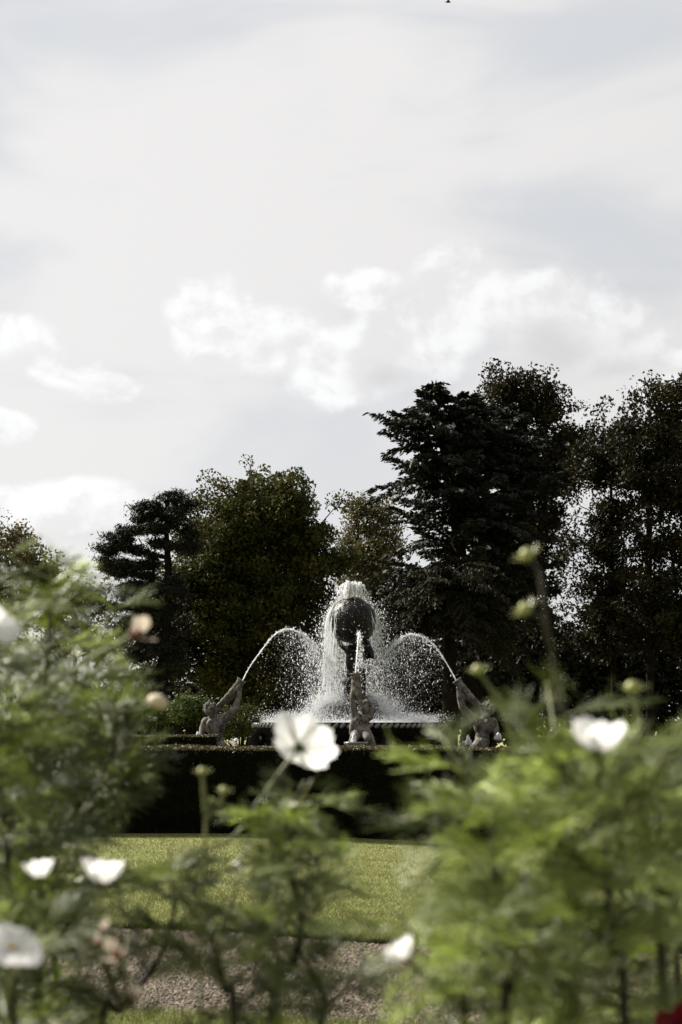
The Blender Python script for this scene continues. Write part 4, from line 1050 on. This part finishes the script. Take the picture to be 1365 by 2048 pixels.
def bract_mesh(n, L, up, m_):
    vs, fs, o = [], [], 0
    for i in range(n):
        a = 2 * math.pi * i / n
        for (s, w, z) in ((0.05, 0.06, -0.08), (0.5, 0.07, -0.05 + up * 0.3), (1.0, 0.012, up)):
            for q in (-1, 1):
                x, y = s * L, q * w * L
                vs.append((x * math.cos(a) - y * math.sin(a), x * math.sin(a) + y * math.cos(a), z * L))
        for i2 in (0, 2): fs.append((o + i2, o + i2 + 1, o + i2 + 3, o + i2 + 2))
        o += 6
    v, f = lathe([(0.03, -0.2), (0.10, -0.10), (0.15, -0.02), (0.14, 0.02)], 12)
    fs += [tuple(q + o for q in ff) for ff in f]; vs += [tuple(p) for p in v]
    me = pymesh('calyx', vs, fs); me.materials.append(MT[m_]); return me
CALYX = bract_mesh(8, 0.42, 0.05, 'calyx')
BUD = ball('bud', [(0.001, 0.62), (0.30, 0.55), (0.50, 0.30), (0.55, 0.05), (0.42, -0.25), (0.15, -0.42), (0.001, -0.45)], 12, 'bud')
BRACT = bract_mesh(8, 1.35, 0.25, 'bud'); BRACT.name = 'bract'
SEED = ball('spent_head', [(0.001, 0.5), (0.35, 0.42), (0.55, 0.1), (0.45, -0.25), (0.2, -0.45), (0.001, -0.5)], 12, 'spent')
CREAM = ball('faded_head', [(0.001, 0.55), (0.45, 0.45), (0.78, 0.15), (0.80, -0.15), (0.45, -0.30), (0.001, -0.32)], 14, 'cream')
WITHER = petal_mesh(0.9); WITHER.name = 'withered_petal'; WITHER.materials.append(MT['withered'])
def child(name, me, parent, mtx):
    o = bpy.data.objects.new(name, me); COL.objects.link(o); o.parent = parent; o.matrix_basis = mtx; return o
def frame_z(n, roll=0.0):
    return Vector(n).normalized().to_track_quat('Z', 'Y').to_matrix().to_4x4() @ Matrix.Rotation(roll, 4, 'Z')
def frame_x(d, roll):
    d = Vector(d).normalized(); z = Vector((0, 0, 1)); z = (z - d * z.dot(d))
    z = z.normalized() if z.length > 0.05 else Vector((0, 1, 0)); y = z.cross(d)
    m_ = Matrix((d, y, z)).transposed().to_4x4()
    return m_ @ Matrix.Rotation(roll, 4, 'X')
def terminal(root, kind, pos, normal, size, roll=0.3):
    base = Matrix.Translation(Vector(pos) - root.location) @ frame_z(normal, roll)
    sc = lambda s: Matrix.Diagonal((s, s, s, 1))
    if kind in ('open', 'bowl', 'cup', 'red'):
        h = child('flower_head', DISC, root, base @ sc(size))
        n = 8 if kind != 'red' else 11
        for i in range(n):
            child('petal', PETAL[kind], h, Matrix.Rotation(2 * math.pi * i / n + random.uniform(-.06, .06), 4, 'Z') @ Matrix.Rotation(random.uniform(-.10, .12) - (0.38 if kind == 'cup' else 0), 4, 'Y') @ Matrix.Translation((0, 0, 0.012 * (i % 2))) @ sc(random.uniform(0.93, 1.05)))
        if kind == 'red':
            for i in range(9): child('petal', PETAL[kind], h, Matrix.Rotation(2 * math.pi * i / 9 + 0.2, 4, 'Z') @ Matrix.Rotation(-0.55, 4, 'Y') @ sc(0.72))
        child('calyx', CALYX, h, Matrix.Identity(4))
    elif kind == 'bud':
        h = child('flower_bud', BUD, root, base @ sc(size)); child('bract', BRACT, h, Matrix.Identity(4))
    elif kind == 'spent':
        h = child('spent_head', SEED, root, base @ sc(size)); child('bract', BRACT, h, sc(0.7))
        for i in range(3): child('withered_petal', WITHER, h, Matrix.Rotation(i * 2.1, 4, 'Z') @ sc(1.3))
    elif kind == 'cream':
        h = child('faded_head', CREAM, root, base @ sc(size)); child('calyx', CALYX, h, Matrix.Translation((0, 0, -0.25)) @ sc(1.8))
def stem_obj(root, name, pts, r0, r1, m_):
    v, f = pathtube(pts, np.linspace(r0, r1, len(pts)), 7)
    return link(name, pymesh(name, v, f), MT[m_], root)
def fronds(root, pts, spacing, length, key, per=2, up=0.35, bias=(0, 0, 0), lo=0.0, zmin=0.98):
    seg = np.linalg.norm(np.diff(pts, axis=0), axis=1); cum = np.concatenate([[0], np.cumsum(seg)]); L = cum[-1]
    s = lo * L; az = rng.uniform(0, 6.28)
    while s < L:
        p = np.array([np.interp(s, cum, pts[:, k]) for k in range(3)])
        if p[2] > zmin:
            az += 1.4 + rng.normal() * 0.3
            for q in range(per):
                a = az + q * 2 * math.pi / per + rng.normal() * 0.25
                d = Vector((math.cos(a), math.sin(a), up + rng.normal() * 0.3)) + Vector(bias)
                sz = length * rng.uniform(0.65, 1.2)
                child('leaf', FROND[key][rng.integers(0, 7)], root, Matrix.Translation(Vector(p) - root.location) @ frame_x(d, rng.normal() * 0.6) @ Matrix.Diagonal((sz, sz, sz, 1)))
        s += (1.35 if p[1] < 1.47 else 1.6) * spacing * rng.uniform(0.7, 1.3)
def px_mid(stem): return sum(q[0] for q in stem) / len(stem)
def plant(label, stem, branches=(), key='l', spacing=0.03, length=0.10, per=2, shoots=6, r0=0.006, stemmat='stem_dark', lo=0.0, cat='plant', name='cosmos_plant', up=0.5, shootlen=0.07, bias=(0, 0, 0)):
    seed(label); length = length * (0.78 if stem[0][2] > 1.5 else 0.68)
    """stem: (px, py, d) from low to high, carried down to the soil; branches: (list of points, terminal, normal, size[, leaves])"""
    w = [P(*q) for q in stem]
    foot = Vector((w[0].x + random.uniform(-.05, .05), max(0.5, w[0].y + random.uniform(-.05, .1)), -0.04))
    root = empty(name, foot); tag(root, label, cat, 'cosmos plants of the flower border' if name == 'cosmos_plant' else None)
    pts = spline([foot, foot.lerp(w[0], 0.55)] + w, 34)
    stem_obj(root, 'main_stem', pts, r0, min(0.0022, r0 * 0.7), stemmat)
    fronds(root, pts, spacing, length, key, per, up, bias, lo)
    for b in branches:
        bp = spline([P(*q) for q in b[0]], 16)
        stem_obj(root, 'branch_stem', bp, 0.0028, 0.0017, b[5] if len(b) > 5 else 'stem')
        if b[1]: terminal(root, b[1], bp[-1], b[2], b[3], random.uniform(0, 1))
        if len(b) > 4 and b[4]: fronds(root, bp, b[4], length * 0.85, key, 2, up)
    vis = [i for i in range(len(pts)) if pts[i][2] > 1.0]
    if stem[0][2] < 1.5 and px_mid(stem) > 700: shoots = int(shoots * 0.7)
    for i in range(shoots):
        j = vis[int((i + rng.random()) / shoots * (len(vis) - 1))]
        a = rng.uniform(0, 6.28); L = shootlen * rng.uniform(0.6, 1.3)
        d = np.array([math.cos(a), math.sin(a), rng.uniform(0.3, 1.3)]) + np.array(bias); d = d / np.linalg.norm(d)
        q = np.array([pts[j] + d * L * t + np.array([0, 0, 0.25 * L]) * t * t for t in np.linspace(0, 1, 8)])
        stem_obj(root, 'branch_stem', q, 0.0022, 0.0013, 'stem')
        fronds(root, q, 0.022, length * 0.85, key, 2, 0.5, lo=0.35)
    return root
# left
plant('tall cosmos with dark stem and plumed tip against the sky at far left', [(60, 1560, 1.85), (88, 1400, 1.85), (96, 1300, 1.85), (104, 1210, 1.85), (110, 1150, 1.85)], key='d', spacing=0.034, length=0.10, shoots=7)
plant('cosmos at the left edge with a white bloom cut by the frame', [(10, 1700, 1.7), (-5, 1500, 1.7), (-15, 1350, 1.7), (-12, 1290, 1.7)], [([(-15, 1350, 1.7), (-16, 1290, 1.45), (-14, 1252, 1.4)], 'open', (0.5, -0.5, 0.6), 0.027)], key='d', spacing=0.03)
plant('cosmos with a brown withered head on a pale slanting stalk', [(75, 1700, 1.75), (70, 1560, 1.75), (78, 1440, 1.75)], [([(78, 1440, 1.75), (110, 1370, 1.75), (190, 1312, 1.6), (272, 1268, 1.5)], 'spent', (0.75, -0.2, 0.5), 0.0145), ([(78, 1440, 1.75), (40, 1380, 1.75), (20, 1330, 1.8)], None, None, 0, 0.03)], key='d', shoots=8)
plant('cosmos with a cream faded head on a long arching pale stalk', [(-60, 1640, 1.6), (-30, 1540, 1.6), (10, 1470, 1.6)], [([(10, 1470, 1.6), (70, 1440, 1.6), (160, 1424, 1.6), (270, 1420, 1.6), (316, 1404, 1.6)], 'cream', (0.4, -0.35, 0.8), 0.0150)], key='d', shoots=4)
plant('leafy cosmos whose side sprays reach over the dark hedge at left', [(110, 1780, 1.95), (150, 1660, 1.95), (190, 1580, 1.95), (225, 1500, 1.95), (235, 1430, 1.95)], [([(190, 1580, 1.95), (240, 1560, 1.95), (290, 1550, 1.95)], None, None, 0, 0.022)], key='d', spacing=0.024, shoots=10)
plant('bushy dark green cosmos in the middle of the left clump', [(20, 1850, 2.1), (50, 1700, 2.1), (40, 1560, 2.1), (150, 1480, 2.1), (170, 1380, 2.1), (180, 1290, 2.1)], key='d', spacing=0.022, length=0.115, shoots=12)
plant('leafy cosmos filling the lower left corner', [(-10, 2000, 1.55), (20, 1850, 1.55), (15, 1700, 1.55), (30, 1600, 1.55)], key='d', spacing=0.026, shoots=9)
plant('cosmos with two small white blooms over the lawn at left', [(70, 2010, 1.6), (110, 1900, 1.6), (150, 1820, 1.6)], [([(150, 1820, 1.6), (190, 1795, 1.45), (203, 1766, 1.4)], 'cup', (0.12, 0.12, 0.95), 0.0265), ([(110, 1900, 1.6), (85, 1800, 1.45), (80, 1755, 1.4)], 'cup', (-0.1, 0.12, 0.9), 0.019)], key='d', shoots=4)
plant('cosmos with a large white bloom low at the left edge', [(30, 2080, 1.3), (22, 1990, 1.25)], [([(22, 1990, 1.25), (27, 1930, 1.17), (24, 1895, 1.15)], 'open', (0.35, -0.45, 0.75), 0.026)], key='d', shoots=5)
plant('gone-over cosmos with rusty brown seed heads above the gravel', [(200, 2090, 1.6), (245, 2020, 1.6), (320, 1915, 1.6), (345, 1840, 1.6), (352, 1790, 1.6)], [([(245, 2020, 1.6), (252, 1965, 1.35), (236, 1912, 1.22)], 'spent', (-0.3, -0.5, 0.6), 0.0105), ([(245, 2020, 1.6), (215, 1930, 1.38), (204, 1860, 1.25)], 'spent', (-0.2, -0.1, 0.9), 0.0075), ([(245, 2020, 1.6), (206, 1930, 1.36), (193, 1886, 1.24)], 'spent', (-0.5, -0.1, 0.8), 0.0065), ([(245, 2020, 1.6), (264, 2012, 1.4), (272, 1995, 1.25)], 'spent', (0.5, -0.3, 0.6), 0.007)], key='d', spacing=0.045, shoots=4, length=0.075)
# middle
plant('cosmos carrying the big white bloom seen from behind in the middle', [(545, 2050, 1.62), (588, 1925, 1.62), (602, 1835, 1.62), (580, 1750, 1.62), (550, 1690, 1.62), (528, 1648, 1.62)],
      [([(528, 1648, 1.62), (508, 1622, 1.62), (535, 1580, 1.63), (575, 1525, 1.63), (600, 1494, 1.64)], 'bowl', (0.40, 0.66, 0.56), 0.0430),
       ([(530, 1655, 1.62), (575, 1618, 1.60), (630, 1606, 1.58)], None, None, 0, 0.016), ([(575, 1742, 1.62), (640, 1712, 1.6), (690, 1710, 1.58)], None, None, 0, 0.018), ([(575, 1742, 1.62), (520, 1722, 1.6), (455, 1742, 1.58)], None, None, 0, 0.018), ([(528, 1650, 1.62), (490, 1655, 1.62), (450, 1690, 1.62)], None, None, 0, 0.022)],
      key='l', spacing=0.024, shoots=11, r0=0.0085, length=0.085, up=0.0)
plant('thin cosmos with three yellow-green buds before the black hedge', [(408, 1760, 1.45), (412, 1680, 1.45), (412, 1630, 1.45)], [([(412, 1630, 1.45), (408, 1580, 1.45), (405, 1545, 1.45)], 'bud', (0, -0.2, 1), 0.009), ([(412, 1640, 1.45), (440, 1610, 1.45), (448, 1583, 1.45)], 'bud', (0.1, -0.2, 1), 0.0088), ([(412, 1630, 1.45), (420, 1615, 1.45), (424, 1603, 1.45)], 'bud', (0.3, -0.2, 0.8), 0.0065)], spacing=9, shoots=0, r0=0.0017, stemmat='stem')
plant('low wispy cosmos over the gravel below the big bloom', [(470, 2080, 1.5), (450, 1980, 1.5), (430, 1900, 1.5), (420, 1840, 1.5)], key='d', spacing=0.026, shoots=7, length=0.085)
plant('short dark cosmos between gravel and the lower frame edge', [(640, 2120, 1.7), (650, 2000, 1.7), (600, 1900, 1.7)], key='d', spacing=0.026, shoots=6, length=0.09)
# right
plant('tall cosmos with two pale green buds high against the dark cedar', [(1130, 1560, 1.3), (1120, 1420, 1.3), (1105, 1310, 1.3), (1090, 1220, 1.3)], [([(1090, 1225, 1.3), (1080, 1150, 1.3), (1056, 1112, 1.3)], 'bud', (-0.5, -0.3, 0.9), 0.0125, None, 'stem_dark'), ([(1103, 1300, 1.3), (1085, 1240, 1.28), (1052, 1220, 1.28)], 'bud', (-0.6, -0.3, 0.8), 0.0115, None, 'stem_dark')], spacing=9, shoots=0, length=0.06, stemmat='stem_dark', r0=0.0026, lo=0.0)
plant('dense feathery cosmos with a thick dark stem right of centre', [(1150, 2060, 1.35), (1137, 1850, 1.35), (1128, 1690, 1.35), (1132, 1580, 1.35), (1122, 1510, 1.35), (1108, 1450, 1.35)], spacing=0.024, length=0.105, shoots=9, r0=0.008, shootlen=0.055)
plant('leaning cosmos with pale leaves along the left side of the right clump', [(1120, 2010, 1.3), (1050, 1890, 1.3), (1000, 1790, 1.3), (985, 1700, 1.3), (990, 1620, 1.3)], spacing=0.026, shoots=8, r0=0.007)
plant('cosmos at the right edge with a green bud above its leaves', [(1330, 2050, 1.3), (1310, 1800, 1.3), (1295, 1680, 1.3), (1285, 1600, 1.3)], [([(1285, 1600, 1.3), (1275, 1420, 1.3), (1270, 1395, 1.3), (1265, 1378, 1.3)], 'bud', (0, -0.2, 1), 0.0125)], spacing=0.026, shoots=10)
plant('cosmos with a white cupped bloom on the right', [(1150, 1760, 1.25), (1165, 1650, 1.22), (1200, 1580, 1.2)], [([(1200, 1580, 1.2), (1200, 1530, 1.14), (1194, 1502, 1.12)], 'cup', (0.05, 0.12, 0.95), 0.0265), ([(1165, 1650, 1.22), (1200, 1590, 1.25), (1250, 1530, 1.3)], None, None, 0, 0.05)], spacing=0.04, shoots=4)
plant('cosmos with a single bud beside the right merman', [(1080, 1660, 1.4), (1060, 1590, 1.4), (1048, 1540, 1.4)], [([(1048, 1540, 1.4), (1000, 1410, 1.4), (972, 1365, 1.4), (957, 1342, 1.4)], 'bud', (-0.2, -0.2, 1), 0.011)], spacing=0.04, shoots=2)
plant('spreading cosmos whose thin leaves cross the black hedge', [(1000, 1720, 1.45), (965, 1640, 1.45), (930, 1580, 1.45), (890, 1550, 1.45)], [([(965, 1640, 1.45), (920, 1625, 1.45), (870, 1620, 1.45)], None, None, 0, 0.05)], key='d', spacing=0.07, shoots=0, bias=(-0.2, 0, -0.4))
plant('cosmos with a small white bloom over the gravel edge', [(930, 2060, 1.2), (905, 2000, 1.2), (880, 1970, 1.2)], [([(880, 1970, 1.2), (835, 1940, 1.15), (808, 1918, 1.13)], 'cup', (-0.35, 0.1, 0.8), 0.0175)], spacing=0.03, shoots=5)
plant('pale leafy cosmos low in the right clump', [(1250, 2060, 1.2), (1230, 1900, 1.2), (1215, 1780, 1.2), (1210, 1680, 1.2)], spacing=0.023, shoots=11)
plant('cosmos filling the lower middle of the right clump', [(1010, 2080, 1.2), (1020, 1980, 1.2), (1040, 1860, 1.2), (1050, 1760, 1.2)], spacing=0.024, shoots=9)
plant('broad cosmos behind the white cupped bloom', [(1250, 1800, 1.75), (1250, 1700, 1.75), (1240, 1650, 1.75), (1235, 1600, 1.75)], key='d', spacing=0.022, length=0.115, shoots=11)
plant('leafy cosmos in the lower right behind the red bloom', [(1360, 2050, 1.5), (1350, 1850, 1.5), (1355, 1720, 1.5), (1350, 1640, 1.5)], key='d', spacing=0.024, shoots=9)
plant('deep red flower at the lower right corner', [(1420, 2150, 1.15), (1410, 2100, 1.15)], [([(1410, 2100, 1.15), (1400, 2085, 1.15), (1392, 2068, 1.15)], 'red', (-0.25, -0.35, 0.9), 0.034)], spacing=0.2, shoots=0, name='dahlia_plant', cat='flower')
